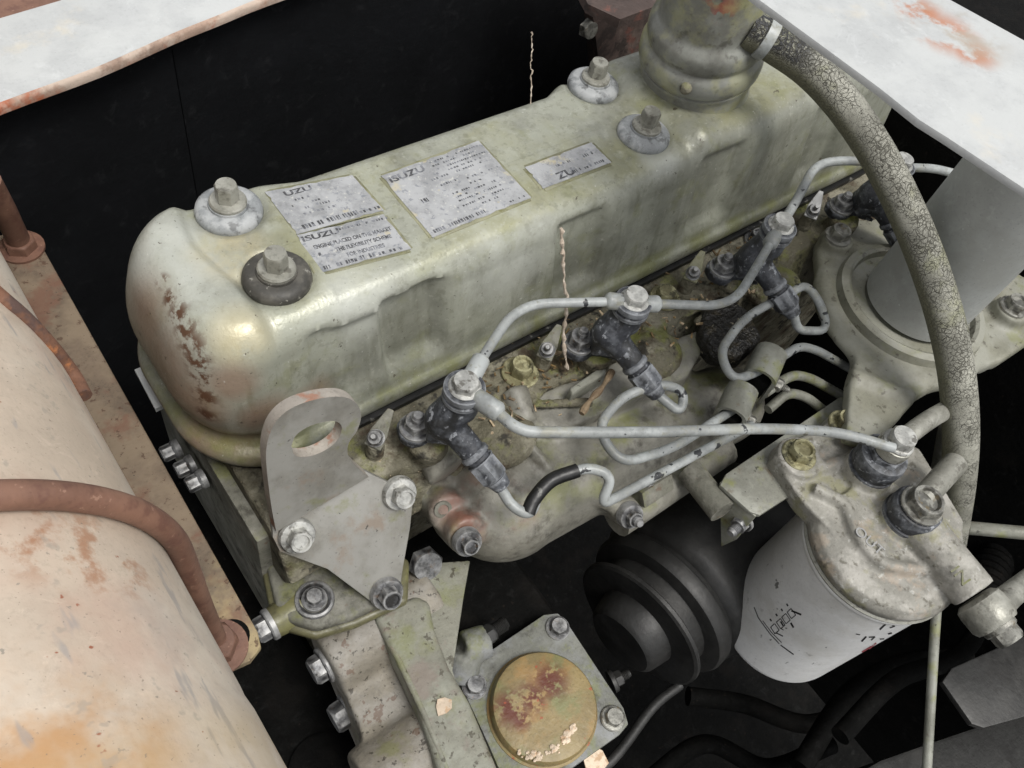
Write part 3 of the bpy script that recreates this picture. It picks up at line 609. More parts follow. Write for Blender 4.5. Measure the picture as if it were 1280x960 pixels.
# ---- cover clips between the injectors
def clip(px, py, lab, m1, tilt=0):
    p = W(px, py, -4.6); t = thing('cover_clip', p - V((0, 0, 1.3)), lab, 'clip', 'clips along the rocker cover gasket')
    b = NB(); a = V((.72, .45, .42)).normalized(); side = V((.5, -.85, 0)); side = (side - a * side.dot(a)).normalized(); nn = a.cross(side)
    if nn.z < 0: nn = -nn
    q = [p - a * .45 - side * .42, p - a * .45 + side * .42, p + a * .3 + side * .42, p + a * 1.5 + side * .2, p + a * 1.5 - side * .1, p + a * .3 - side * .42]
    prism(b, q, -nn * .14); bevel(b, .04, 1); part('tab', b, m1, t)
    b = NB(); cyl(b, p - V((0, 0, 1.6)), p - V((0, 0, .35)), .45, .42, 18); part('peg', b, m_deck, t)
    bolt(t, p + nn * .05, nn, r=.36, h=.3, m=m_zdark, fl=.42, fh=.1, name='nut', stud=(.15, .3), dish=False)
clip(470, 548, 'grey steel clip with small nut beside the lifting eye', m_cast)
clip(684, 438, 'mossy clip with small nut beside the hanging thread', m_cast)
clip(866, 342, 'yellow green clip between two injectors below the filler neck', m_film)
clip(1016, 264, 'dark oily clip beside the hose and third injector', m_zdark)
# ================================================================== fuel return and feed pipes
def bentpipe(name, pts, r, label, group, m=m_pipe, fr=1.4, ends=(), base=None):
    t = thing(name, min(pts, key=lambda p: p.z), label, 'pipe', group)
    b = NB(); tube(b, fillet(pts, fr, 8), r, 18); part('tube', b, m, t, 50)
    for (i, j, L, rr) in ends:
        p = V(pts[i]); d = (V(pts[j]) - p).normalized(); b = NB()
        lathe(b, p + d * .55, d, [(rr * .85, 0), (rr, .08), (rr, L), (rr * .9, L + .08), (r, L + .2)], 20); part('sleeve', b, m, t, 40)
        b = NB(); lathe(b, p - V((0, 0, .26)), (0, 0, 1), [(.62, 0), (.74, .05), (.78, .26), (.74, .47), (.62, .52)], 24); part('banjo_eye', b, m, t, 40)
    return t
z0 = BT[0].z
g1 = 'low pressure fuel pipes'
bentpipe('fuel_pipe', [BT[0], W(607, 440, z0 + .1), W(648, 380, z0 + .3), W(770, 377, z0 + .1), BT[1]], .23, 'pale grey return pipe arching beside the hanging thread between two injectors', g1, ends=((0, 1, 1.2, .42), (-1, -2, .7, .42)), fr=2)
bentpipe('fuel_pipe', [BT[1], W(830, 380, z0), W(915, 383, z0), W(945, 335, z0 + .1), BT[2]], .23, 'pale grey return pipe bending up to the injector below the oil filler', g1, ends=((0, 1, .7, .42), (-1, -2, .9, .4)), fr=2)
bentpipe('fuel_pipe', [BT[2], W(998, 247, z0), W(1020, 203, z0 + .4), W(1070, 200, z0 + .5), BT[3]], .26, 'grey return pipe passing behind the cracked hose', g1, ends=((0, 1, .5, .4), (-1, -2, .5, .4)), fr=2)
bentpipe('fuel_pipe', [BT[3], W(1165, 210, z0), W(1190, 216, z0 - .5)], .26, 'short stub of pipe beyond the cracked hose', g1)
fbj = W(1117, 560, -3.1)
feed = [BT[0], W(618, 512, z0), W(650, 540, z0), W(800, 541, z0 - .6), W(960, 535, -2.4), W(1050, 540, -2.9), fbj]
bentpipe('fuel_pipe', feed, .26, 'long pale blue grey feed pipe from injector to filter banjo', g1, ends=((0, 1, 1.2, .45),), fr=3)
# ---- high pressure injector pipes
g2 = 'injector pressure pipes'
d0 = (AE[0] - V(inj['_o'])).normalized()
bentpipe('injector_pipe', [AE[0] - V((.1, -.1, 0)), W(640, 634, -4.9), W(664, 645, -5.2), W(676, 606, -4.6), W(735, 583, -4.2), W(766, 595, -4.4), W(750, 632, -5.6), W(775, 619, -6), W(900, 552, -6.2), W(940, 531, -6.4)], .25, 'injector pipe with black rubber coated hook above the manifold', g2, fr=1.1)
bentpipe('injector_pipe', [AE[1] - V((0, 0, 0)), W(851, 517, -5.0), W(856, 490, -4.6), W(832, 480, -4.3), W(780, 492, -4.4), W(745, 535, -4.6), W(775, 580, -5.0), W(840, 561, -5.4), W(910, 516, -5.9), W(935, 500, -6.1)], .25, 'looping pale injector pipe passing under the feed pipe', g2, fr=1.3)
bentpipe('injector_pipe', [AE[2], AE[2] + (AE[2] - W(981, 345, -2.5)).normalized() * 1.2, W(1036, 414, -6.2), W(1025, 378, -4.6), W(1008, 355, -4.4), W(930, 397, -4.6), W(899, 440, -4.8), W(915, 476, -5.2), W(945, 466, -5.4), W(1000, 432, -5.6), W(1022, 438, -6), W(1068, 464, -8)], .25, 'pale injector pipe hooking through the upper pipe clamp', g2, fr=1.4)
bentpipe('injector_pipe', [W(955, 492, -6.5), W(990, 468, -6.4), W(1012, 472, -6.9), W(1062, 500, -9)], .28, 'grey injector pipe below the hooked one behind the clamp', g2, m=m_bracket, fr=1.2)
bentpipe('injector_pipe', [W(960, 512, -7.2), W(985, 490, -7.0), W(1008, 496, -7.4), W(1045, 525, -9.5)], .28, 'lowest grey injector pipe emerging behind the clamp bolt', g2, m=m_bracket, fr=1.2)
# black rubber sleeve on the hook
b = NB(); tube(b, catmull([W(660, 641, -5.1), W(669, 622, -4.8), W(690, 600, -4.5), W(722, 588, -4.3)], 6), .34, 14); solo('pipe_sleeve', b, m_gask, 'black rubber sleeve on the hooked injector pipe above the manifold', 'sleeve')
# ---- pipe clamps
def clamp(pc, label, s=1.0):
    c = V(pc); t = thing('pipe_clamp', c - V((0, 0, 1.2)), label, 'clamp', 'pipe clamps'); ax = V((.86, .42, .05)).normalized(); sd = V((.42, -.86, 0)).normalized(); sd = (sd - ax * sd.dot(ax)).normalized(); up = ax.cross(sd); up = up if up.z > 0 else -up
    b = NB(); R = .62 * s; pr = []
    for k in range(9): a = math.pi * k / 8; pr.append((-math.cos(a) * R, math.sin(a) * R * .75))
    pr = [(-R, -.5 * s)] + pr + [(R, -1.4 * s), (R - .16, -1.4 * s)] + [(-x_ * .74, y_ * .72) for x_, y_ in pr[:]] + [(-R + .16, -.5 * s)]
    L = 1.5 * s; pts = [c + sd * x_ + up * y_ - ax * L / 2 for x_, y_ in pr]
    prism(b, pts, ax * L); part('strap', b, m_bracket, t, 40)
    b = NB(); obox(b, c + sd * (.0) - up * .75 * s, ax, sd, up, L * .92, .9 * s, 1.0 * s); bevel(b, .08); part('block', b, m_void, t)
    q = c + sd * (R + .02) - up * .75 * s
    bolt(t, q, sd, r=.42, h=.38, m=m_zinc, fl=.55, fh=.14, name='bolt', stud=(.2, .4), dish=False)
clamp(W(958, 456, -5.2), 'folded steel clamp holding the hooked pipe, bolt stud showing', 1.4)
clamp(W(922, 503, -5.6), 'folded steel clamp half under the long feed pipe', 1.35)
# ================================================================== front castings below the bracket
fc = thing('mounting_flange', W(400, 770, -13.5), 'mossy pressed flange corner with one nut below the lifting bracket', 'flange')
b = NB(); prism(b, [W(*q, -10.6) for q in ((318, 640), (345, 758), (362, 776), (395, 786), (440, 772), (500, 745), (505, 700), (420, 640))], (0, 0, -.8)); bevel(b, .3, 3); part('plate', b, m_cast, fc, 50)
b = NB(); prism(b, [W(*q, -11.15) for q in ((312, 640), (338, 765), (358, 787), (395, 797), (445, 782), (510, 752), (512, 700), (420, 640))], (0, 0, -.6)); bevel(b, .25, 3)
m_oliv = paint('olive_rolled_lip', '#5d5a40', [dict(col='#75734c', sc=.5, lo=.45, hi=.6, amt=.7), grime(.6)], rough=.42, bump=.2)
part('lower_lip', b, m_oliv, fc, 50)
bolt(fc, W(393, 749, -10.5), (0, 0, 1), r=.42, h=.4, m=m_zdark, fl=.6, fh=.14, name='nut', dish=False)
b = NB(); lathe(b, W(393, 749, -10.5), (0, 0, 1), [(.62, -.1), (.8, .1), (.9, .05), (.95, -.1)], 28, cap=False); part('ring', b, m_zdark, fc)
b = NB(); q = W(352, 772, -11.4); cyl(b, q + V((1, 0, 0)), q - V((.55, 0, 0)), .9, .75); part('boss', b, m_oliv, fc)
bolt(fc, q - V((.55, 0, 0)), (-1, 0, 0), r=.62, h=.6, m=m_zdark, fl=.8, fh=.2, name='bolt', dish=False, ph=.2)
tc = thing('timing_cover', W(500, 900, -22), 'spotted grey cast cover with side bosses running below the mounting flange', 'casting')
m_tc = paint('spotted_grey_casting', '#7d776b', [dict(col='#93908a', sc=.3, lo=.42, hi=.62, amt=.7), dict(col='#2f2a22', sc=2.6, lo=.6, hi=.66, amt=.8), dict(col='#6f713f', sc=.4, lo=.55, hi=.68, amt=.5), dict(col='#5c4233', sc=1.2, lo=.64, hi=.68, amt=.6)], rough=.6, bump=.5, vary=.12)
b = NB()
prism(b, [W(*q, -14.0) for q in ((405, 800), (455, 775), (486, 790), (500, 830), (520, 880), (548, 930), (580, 1000), (470, 1000), (462, 940), (440, 890), (425, 850))], (0, 0, -5))
q = W(436, 812, -14.2); cyl(b, q + V((5, 0, 0)), q - V((1.3, 0, 0)), 2.0, 1.75)
q = W(515, 955, -15); cyl(b, q + V((3, 0, 0)), q - V((2.4, 0, 0)), 2.4, 2.2)
part('casting', cast(b, .2, 5, .6), m_tc, tc, 70)
bolt(tc, q - V((1.3, 0, 0)) if 0 else W(436, 812, -14.2) - V((1.3, 0, 0)), (-1, 0, 0), r=.72, h=.62, m=m_zdark, fl=.95, fh=.2, name='bolt', dish=False, ph=.3)
b = NB(); q = W(448, 880, -17); cyl(b, q + V((1, 0, 0)), q - V((.3, 0, 0)), 1.3); part('boss', b, m_tc, tc)
bolt(tc, W(436, 888, -17), (-1, 0, 0), r=.78, h=.75, m=m_zdark, fl=.95, fh=.2, name='bolt', dish=False, ph=.1)
ar = thing('cast_bracket', W(590, 900, -24), 'green stained cast support arm with a raised rib beside the square flange', 'bracket')
m_arm = paint('mossy_cast_arm', '#77766a', [dict(col='#8d8f83', sc=.3, lo=.42, hi=.62, amt=.7), dict(col='#6d7040', sc=.35, lo=.5, hi=.66, amt=.6), dict(col='#393326', sc=1.8, lo=.6, hi=.66, amt=.75), dict(col='#776a62', sc=.4, lo=.58, hi=.68, amt=.6)], rough=.6, bump=.4, vary=.1)
b = NB(); an = V((0, 0, 1)); ap = W(540, 790, -12.6)
def A(px, py, o=0): return atp(px, py, ap, an) + an * o
prism(b, [A(*q) for q in ((500, 790), (512, 748), (520, 705), (588, 700), (580, 745), (566, 838), (580, 880), (560, 900))], -an * .9); bevel(b, .12, 2)
part('web_plate', b, m_arm, ar, 50)
b = NB(); prism(b, [A(*q, -1.2) for q in ((466, 774), (490, 758), (520, 748), (536, 756), (542, 790), (560, 838), (585, 880), (640, 1010), (560, 1010), (520, 885), (492, 826))], an * 1.75); bevel(b, .42, 4); part('arm', b, m_arm, ar, 60)
b = NB(); tube(b, [A(476, 784, .2), A(498, 828, .42), A(528, 892, .42), A(572, 1000, .42)], .17, 10); part('edge_bead', b, m_arm, ar, 60)
bolt(ar, A(530, 706, .3), pn, r=.92, h=.55, m=m_zdark, fl=None, name='plug', dish=False, ph=.5)
# chips of pale paint lying about
m_chip = paint('cream_paint_flake', '#cbb9a3', [dict(col='#a98764', sc=2, lo=.5, hi=.62, amt=.7)], rough=.7, bump=.2)
def flake(px, py, z, r, lab, p=None):
    b = NB(); c = p if p is not None else W(px, py, z); k = 7; rr = random.Random(int(px) + 1); pts = [c + V((math.cos(6.283 * i / k), math.sin(6.283 * i / k), 0)) * r * rr.uniform(.65, 1.15) for i in range(k)]
    prism(b, pts, (0, 0, .12)); solo('paint_flake', b, m_chip, lab, 'flake', 'loose paint flakes')
flake(553, 886, 0, .5, 'cream paint flake lying on the cast bracket rib', A(553, 886, .56))
# ================================================================== square flange with round cap (pump drive cover)
pf = thing('pump_flange', W(680, 880, -17.5), 'square bolted flange with a rust stained round cap', 'pump cover')
ZF = -16.0
b = NB(); prism(b, [W(*q, ZF) for q in ((572, 848), (585, 832), (680, 768), (698, 766), (712, 782), (780, 885), (786, 905), (775, 918), (680, 985), (640, 1000), (610, 930))], (0, 0, -1.0)); bevel(b, .12, 2)
m_fl = paint('grey_green_flange', '#6f7069', [dict(col='#85878a', sc=.4, lo=.45, hi=.62, amt=.6), dict(col='#6d7140', sc=.5, lo=.52, hi=.64, amt=.6), grime(.6)], rough=.6, bump=.45)
part('plate', b, m_fl, pf)
pc = W(678, 886, ZF); pr_ = (W(612, 886, ZF) - W(744, 884, ZF)).length / 2
m_cap = paint('rusty_olive_cap', '#84744f', [dict(col='#6d744d', sc=.25, lo=.5, hi=.62, amt=.7), dict(col='#967648', sc=.35, lo=.5, hi=.64, amt=.7), dict(col='#55200f', sc=1.5, lo=.4, hi=.5, amt=.95, spots=[(W(640, 885, ZF + .8), 1.49), (W(665, 872, ZF + .8), 1.22), (W(688, 852, ZF + .8), 1.49), (W(650, 898, ZF + .8), 0.94)]), dict(col='#93452b', sc=1.6, lo=.66, hi=.7, amt=.8)], rough=.5, bump=.35, vary=.1)
b = NB(); lathe(b, pc, (0, 0, 1), [(pr_ + .15, -.1), (pr_ + .12, .06), (pr_, .12), (pr_ - .02, .55), (pr_ - .12, .72), (pr_ - .3, .78), (pr_ * .6, .8), (.02, .82)], 56); part('cap', b, m_cap, pf, 40)
for px, py in ((697, 785), (593, 858), (766, 898), (640, 990)):
    bolt(pf, W(px, py, ZF + .05), (0, 0, 1), r=.5, h=.4, m=m_zdark if px != 766 else m_zinc, fl=.68, fh=.12, name='bolt', dish=False, ph=px * .7)
b = NB(); q = W(580, 812, -15.5); cyl(b, q, W(610, 800, -15.5), 1.0, .9); cyl(b, W(575, 850, -16.5), q, 1.0); part('side_boss', cast(b, .18, 4), m_fl, pf, 70)
bolt(pf, W(608, 795, -15.2), (1, 0, 0), r=.55, h=.5, m=m_alt, fl=None, name='stud_nut', stud=(.4, .7), dish=False)
b = NB(); rr = random.Random(5)
for i in range(60):
    t = rr.random(); px = 648 + t * 72; py = 950 - 26 * (t - .35) ** 2 * 3 - t * 12 + rr.gauss(0, 3.5); c = W(px, py, ZF + .8); r = rr.uniform(.06, .22) * (.6 + t * .7)
    ball(b, c, r, r * rr.uniform(.6, 1), r * .6, 6)
solo('grit', b, m_chip, 'pale grit gathered along the edge of the rusty cap', 'grit', kind='stuff', smooth=10)
flake(741, 948, -17.0, .75, 'large cream flake stuck beside the square flange corner')
# ================================================================== alternator in the shade
alt = thing('alternator', W(840, 800, -26), 'dark dusty round alternator body with grooved pulley in the shade', 'alternator')
ca = W(800, 778, -21.5); ax = V((1, .12, .02)).normalized(); RA = 5.3
b = NB(); lathe(b, ca + ax * 1.3, ax, [(1.5, 0), (RA - .7, .02), (RA - .25, .12), (RA - .1, .4), (RA - .1, 1.1), (RA - .3, 1.25), (RA - .32, 1.5), (RA + .12, 1.8), (RA + .32, 2.3), (RA + .36, 3), (RA + .36, 9.0), (RA, 9.8), (1, 10)], 72); part('housing', b, m_alt, alt, 40)
b = NB(); lathe(b, ca - ax * .9, ax, [(1.2, .5), (RA - .8, .55), (RA - .62, .66), (RA - .6, .9), (RA - .75, 1.02), (RA - 1.3, 1.3), (RA - 1.3, 2.4)], 64); part('pulley', b, m_alt, alt, 30)
b = NB(); lathe(b, ca - ax * 2.0, ax, [(1.0, 0), (2.2, .02), (2.5, .3), (2.8, 1.7), (1, 1.9)], 40); part('fan_hub', b, m_alt, alt, 40)
bolt(alt, W(765, 852, -22), (1, -.2, .2), r=.5, h=.5, m=m_alt, fl=.7, fh=.2, name='bolt', stud=(.3, .6), dish=False)
b = NB(); tube(b, catmull([W(700, 1000, -24), W(765, 950, -24), W(815, 885, -24), W(850, 856, -24)], 6), .32, 12); solo('support_rod', b, m_alt, 'thin dark rod rising beside the alternator pulley', 'rod')
# ================================================================== filter bracket
br = thing('filter_bracket', W(930, 640, -12), 'folded pale steel bracket carrying the fuel filter head', 'bracket')
ZB = -7.7
b = NB(); prism(b, [W(*q, ZB) for q in ((900, 606), (908, 592), (1050, 496), (1095, 500), (1110, 540), (1060, 590), (984, 622), (950, 644), (938, 640))], (0, 0, -.3)); bevel(b, .08, 2); part('top_plate', b, m_bracket, br)
e0, e1 = W(903, 600, ZB - .1), W(948, 642, ZB - .1)
fnn = (e1 - e0).cross(V((0, 0, 1))).normalized()
f1 = atp(905, 680, e0, fnn); f2 = atp(920, 668, e0, fnn); f0 = atp(897, 612, e0, fnn)
b = NB(); prism(b, [e0, e1, f2 + (e1 - e0) * .08, f1], fnn * .28); bevel(b, .06, 2); part('end_flange', b, m_bracket, br)
q = atp(928, 652, e0, fnn); bolt(br, q + fnn * -.02, -fnn if fnn.dot(CAM - q) < 0 else fnn, r=.5, h=.4, m=m_zdark, fl=.62, fh=.12, name='bolt', stud=(.3, .55), dish=False)
b = NB(); tube(b, [W(903, 640, -8.6), W(862, 588, -8.9)], .75, 16); part('stand_off', b, m_cast, br)
# ================================================================== fuel filter
ctop = W(1100, 682, -8.2); FR = 4.0; FL = 12.8
filt = thing('fuel_filter', ctop - V((0, 0, FL)), 'pale spin-on fuel filter with cast head, black fittings and small black print', 'fuel filter')
b = NB(); lathe(b, ctop - V((0, 0, FL)), (0, 0, 1), [(.5, 0)] + [(FR - 1.1 + 1.1 * math.sin(math.pi / 2 * q_ / 9), 1.1 - 1.1 * math.cos(math.pi / 2 * q_ / 9)) for q_ in range(10)] + [(FR, FL - .7), (FR + .02, FL - .6), (FR + .1, FL - .5), (FR + .1, FL - .25), (FR + .02, FL - .15), (FR - .3, FL - .1)], 72); can = part('canister', b, m_can, filt, 40)
b = NB(); lathe(b, ctop - V((0, 0, .15)), (0, 0, 1), [(FR - .4, 0), (FR + .16, .02), (FR + .2, .14), (FR + .1, .26), (FR - .4, .28)], 72); part('seal_ring', b, m_fit, filt, 40)
ZH = ctop.z + .1
b = NB(); lathe(b, (ctop.x, ctop.y, ZH), (0, 0, 1), [(FR - .1, 0), (FR + .12, .02), (FR + .18, .5), (FR - .05, .95), (FR - .6, 1.15), (.1, 1.2)], 56)
prism(b, [V((W(*q, ZH + 1.25).x, W(*q, ZH + 1.25).y, ZH)) for q in ((966, 572), (975, 555), (1015, 540), (1060, 512), (1100, 540), (1150, 560), (1205, 650), (1205, 700), (1165, 745), (1080, 705), (1005, 628))], (0, 0, 1.25))
ZT = ZH + 1.25
for px, py, r, h in ((997, 574, 1.3, .35), (1055, 533, 1.0, .25)): q = W(px, py, ZT); cyl(b, q - V((0, 0, 1)), q + V((0, 0, h)), r, r * .95)
p1 = W(1080, 592, ZT); p2 = W(1126, 652, ZT)
cyl(b, p1 - V((0, 0, 1)), p1 + V((0, 0, .9)), 1.55, 1.3); cyl(b, p2 - V((0, 0, 1)), p2 + V((0, 0, .6)), 1.6, 1.4)
pin0, pin1 = W(1140, 650, ZT + .55), W(1218, 742, ZT + .55); cyl(b, pin0, pin1, 1.2, 1.12, 28)
# swirl rib round the outlet
ribp = catmull([W(1015, 612, ZT), W(1052, 632, ZT), W(1068, 668, ZT), W(1100, 705, ZT), W(1160, 715, ZT)], 5)
for a_, c_ in zip(ribp, ribp[1:]): cyl(b, a_ + V((0, 0, .15)), c_ + V((0, 0, .15)), .36, .36, 10)
cyl(b, W(1010, 590, ZT), W(1060, 575, ZT), .35)
prism(b, [W(*q, ZT - .1) for q in ((1045, 625), (1090, 590), (1170, 650), (1175, 705), (1110, 705), (1070, 670))], (0, 0, .42))
hd = part('head', cast(b, .11, 3, .5), m_alu, filt, 70)
tb = NB()
dxo = (W(1112, 692, ZT + .4) - W(1078, 660, ZT + .4)).normalized(); dyo = V((-dxo.y, dxo.x, 0)); oo = W(1066, 664, ZT + .46)
text_mesh(tb, 'OUT', lambda x, y: oo + dxo * x + dyo * y, None, None, .8, sx=1.0)
dxi = (pin1 - pin0).normalized(); dyi = V((-dxi.y, dxi.x, 0)); oi_ = W(1196, 716, ZT + 1.72)
r_ = bmesh.ops.extrude_face_region(tb, geom=tb.faces[:]); bmesh.ops.translate(tb, verts=[v for v in r_['geom'] if isinstance(v, bmesh.types.BMVert)], vec=(0, 0, .05))
part('cast_lettering', tb, m_zdark, hd, 30)
tb = NB(); text_mesh(tb, 'IN', lambda x, y: oi_ + dxi * (x - .3) + dyi * (y - .3), None, None, .95); r_ = bmesh.ops.extrude_face_region(tb, geom=tb.faces[:]); bmesh.ops.translate(tb, verts=[v for v in r_['geom'] if isinstance(v, bmesh.types.BMVert)], vec=(0, 0, .07)); part('cast_lettering', tb, m_cast, hd, 30)
bolt(filt, W(998, 569, ZT + .32), (0, 0, 1), r=.7, h=.6, m=m_yzinc, fl=.95, fh=.16, name='bolt', ph=.3)
bolt(filt, W(1054, 530, ZT + .25), (0, 0, 1), r=.62, h=.55, m=m_yzinc, fl=.85, fh=.16, name='bolt', ph=.9)
bolt(filt, W(1079, 518, ZT + .1), (0, 0, 1), r=.48, h=.5, m=m_yzinc, fl=.55, fh=.12, name='bolt', ph=.2)
# black fittings with banjo bolts
fup = V((0, 0, 1))
b = NB(); lathe(b, p1 + fup * .6, fup, [(1.3, -.2), (1.3, .3), (1.2, .36), (1.28, .5), (1.32, 1.2), (1.24, 1.5), (1.0, 1.6)], 36); f_1 = part('fitting', b, m_dark, filt, 35)
b = NB(); hexa(b, p1 + fup * 2.1, fup, 1.0, .45, c=.1, dish=False, ph=.5); part('nut', b, m_dark, f_1)
b = NB(); lathe(b, p1 + fup * 2.55, fup, [(.7, 0), (.85, .08), (.88, .4), (.85, .75), (.72, .82)], 28); part('banjo_eye', b, m_fit, f_1)
bolt(filt, p1 + fup * 3.35, fup, r=.72, h=.55, m=m_bz, fl=.8, fh=.15, name='banjo_bolt', dish=False, ph=.25)
b = NB(); lathe(b, p2 + fup * .4, fup, [(1.35, -.2), (1.35, .4), (1.26, .46), (1.3, .55), (1.3, 1.2), (1.2, 1.35), (1.1, 1.38), (1.1, 1.5), (.9, 1.52)], 36); f_2 = part('fitting', b, m_dark, filt, 35)
bolt(filt, p2 + fup * 1.9, fup, r=.95, h=.6, m=m_zinc, fl=1.1, fh=.14, name='banjo_bolt', ph=.45)
b = NB(); tube(b, [p2 + fup * 1.9 + V((.2, .2, 0)), W(1195, 578, ZT + 1.9)], .62, 20); bevel(b, .08); part('outlet_stub', b, m_fit, f_2, 40)
# bent outlet from the first banjo
bent = fillet([p1 + fup * 2.95, W(1155, 528, p1.z + 3.0), W(1190, 508, p1.z + 2.4), W(1180, 560, p1.z - 2), W(1172, 600, p1.z - 5)], 1.2, 8)
b = NB(); tube(b, bent, .5, 18); part('outlet_pipe', b, m_fit, f_1, 50)
# inlet banjo at the end of the boss
ie = W(1224, 754, ZT + .4); idr = (pin1 - pin0).normalized()
b = NB(); lathe(b, ie - idr * .1, idr, [(.9, -.2), (1.15, 0), (1.2, .3), (1.2, 1.1), (1.05, 1.35), (.8, 1.4)], 32); ibj = part('inlet_eye', b, m_fit, filt, 40)
b = NB(); tube(b, [ie + idr * .6, W(1262, 745, ZT), W(1300, 715, ZT)], [.75, .62, .55], 18); part('inlet_pipe', b, m_fit, ibj)
bolt(filt, ie + idr * 1.35, idr, r=.72, h=.65, m=m_zinc, fl=.85, fh=.2, name='banjo_bolt', dish=False, ph=.3)
# print on the can: laid on the cylinder
b = NB(); bred = NB()
def oncan(px, py, e=.012):
    d = ray(px, py); ox, oy = CAM.x - ctop.x, CAM.y - ctop.y; a = d.x ** 2 + d.y ** 2; bb_ = ox * d.x + oy * d.y; cc = ox * ox + oy * oy - (FR + e) ** 2
    t = (-bb_ - math.sqrt(max(0, bb_ * bb_ - a * cc))) / a; return CAM + d * t
def stroke(bm, pts, wpx=2.2):
    for (x0, y0), (x1, y1) in zip(pts, pts[1:]):
        L = math.hypot(x1 - x0, y1 - y0); nx, ny = -(y1 - y0) / L * wpx / 2, (x1 - x0) / L * wpx / 2; k = max(1, int(L / 6))
        for i in range(k):
            a, c = i / k, (i + 1) / k; q = [(x0 + (x1 - x0) * a + nx, y0 + (y1 - y0) * a + ny), (x0 + (x1 - x0) * c + nx, y0 + (y1 - y0) * c + ny), (x0 + (x1 - x0) * c - nx, y0 + (y1 - y0) * c - ny), (x0 + (x1 - x0) * a - nx, y0 + (y1 - y0) * a - ny)]
            bm.faces.new([bm.verts.new(oncan(*p)) for p in q])
def cq(u, v): return (930 + u * 230 / 1280, 740 + v * 130 / 723)
stroke(b, [cq(70, 105), cq(100, 180), cq(180, 290), cq(245, 360)], 1.1); stroke(b, [cq(130, 200), cq(190, 280), cq(262, 352)], .9); stroke(b, [cq(255, 370), cq(345, 435)], 1.4)
for u, v in ((185, 225), (225, 190), (262, 155), (300, 120)):
    stroke(b, [cq(u, v + 20), cq(u + 28, v - 5), cq(u + 60, v + 40), cq(u + 30, v + 66), cq(u, v + 20)], 1.0); stroke(b, [cq(u - 4, v - 38), cq(u + 6, v - 22)], 1.8)
stroke(b, [cq(330, 130), cq(398, 158)], 2.2); stroke(b, [cq(325, 215), cq(345, 248)], 2.2); stroke(b, [cq(255, 205), cq(272, 235)], 2.0); stroke(b, [cq(225, 285), cq(272, 308)], 1.4); stroke(b, [cq(258, 255), cq(275, 265)], 1.0)
def seven(u, v, s): stroke(b, [cq(u, v), cq(u + 40 * s, v - 8 * s), cq(u + 18 * s, v + 30 * s)], 1.4)
stroke(b, [cq(945, 262), cq(1000, 210)], 2.0); stroke(b, [cq(1020, 208), cq(1050, 212), cq(1030, 232), cq(1050, 238), cq(1015, 250)], 1.4); stroke(b, [cq(1003, 292), cq(1030, 285)], 2.0); stroke(b, [cq(1095, 222), cq(1130, 200)], 1.8)
stroke(b, [cq(818, 345), cq(852, 310)], 2.0); stroke(b, [cq(870, 315), cq(912, 312), cq(885, 335)], 1.6); stroke(b, [cq(778, 292), cq(808, 298)], 1.2); stroke(b, [cq(945, 328), cq(975, 326)], 1.5)
stroke(bred, [cq(820, 418), cq(885, 380)], 1.8); stroke(bred, [cq(870, 395), cq(920, 355)], 1.8)
part('print', b, m_ink, can, 30); part('red_mark', bred, m_red, can, 30)
# ================================================================== intake duct and its flange
du = thing('intake_duct', W(1150, 365, -7), 'wide smooth grey air duct standing on a curved cast flange with bolts', 'air duct')
ZD = -5.0; dc = (W(1092, 336, ZD + .6) + W(1212, 402, ZD + .6)) / 2; DR = 3.05
b = NB(); lathe(b, dc, (0, 0, 1), [(DR, -.6), (DR, 13.5)], 64); part('duct', b, m_duct, du, 40)
m_ifl = paint('olive_cast_flange', '#7a796b', [dict(col='#8e8e84', sc=.25, lo=.42, hi=.62, amt=.8), dict(col='#71743f', sc=.35, lo=.54, hi=.68, amt=.5), dict(col='#3a342a', sc=1.6, lo=.6, hi=.68, amt=.6)], rough=.55, bump=.25, vary=.08)
b = NB()
prism(b, [W(*q, ZD - .6) for q in ((1022, 310), (1030, 285), (1060, 275), (1110, 270), (1200, 300), (1290, 350), (1300, 420), (1255, 450), (1180, 478), (1150, 495), (1098, 556), (1058, 545), (1062, 478), (1072, 440), (1045, 395), (1026, 350))], (0, 0, -1.0))
lathe(b, dc + V((-.6, .1, -1.9)), (0, 0, 1), [(DR + 2.4, 0), (DR + 2.5, .5), (DR + 2.1, .95), (DR + 1.5, 1.0), (DR + 1.2, .9), (.5, .9)], 56)
q = W(1047, 300, ZD); cyl(b, q - V((0, 0, 1.5)), q + V((0, 0, .25)), 1.0); q = W(1265, 388, ZD); cyl(b, q - V((0, 0, 1.5)), q + V((0, 0, .2)), 1.1)
cyl(b, W(1062, 470, ZD - .7), W(1140, 500, ZD - .7), .5)
part('flange', cast(b, .2, 5, .6), m_ifl, du, 70)
b = NB(); lathe(b, dc + V((-.15, .1, -1.0)), (0, 0, 1), [(DR - .2, .1), (DR + .75, .12), (DR + .85, .5), (DR + 1.05, .62), (DR + 1.45, .5), (DR + 1.6, .0), (DR + 1.6, -.6)], 64, cap=False); part('collar', b, m_ifl, du, 35)
for px, py in ((1047, 296), (1266, 384)): bolt(du, W(px, py, ZD + .25), (0, 0, 1), r=.66, h=.55, m=m_zinc, fl=.85, fh=.14, name='bolt', ph=px)
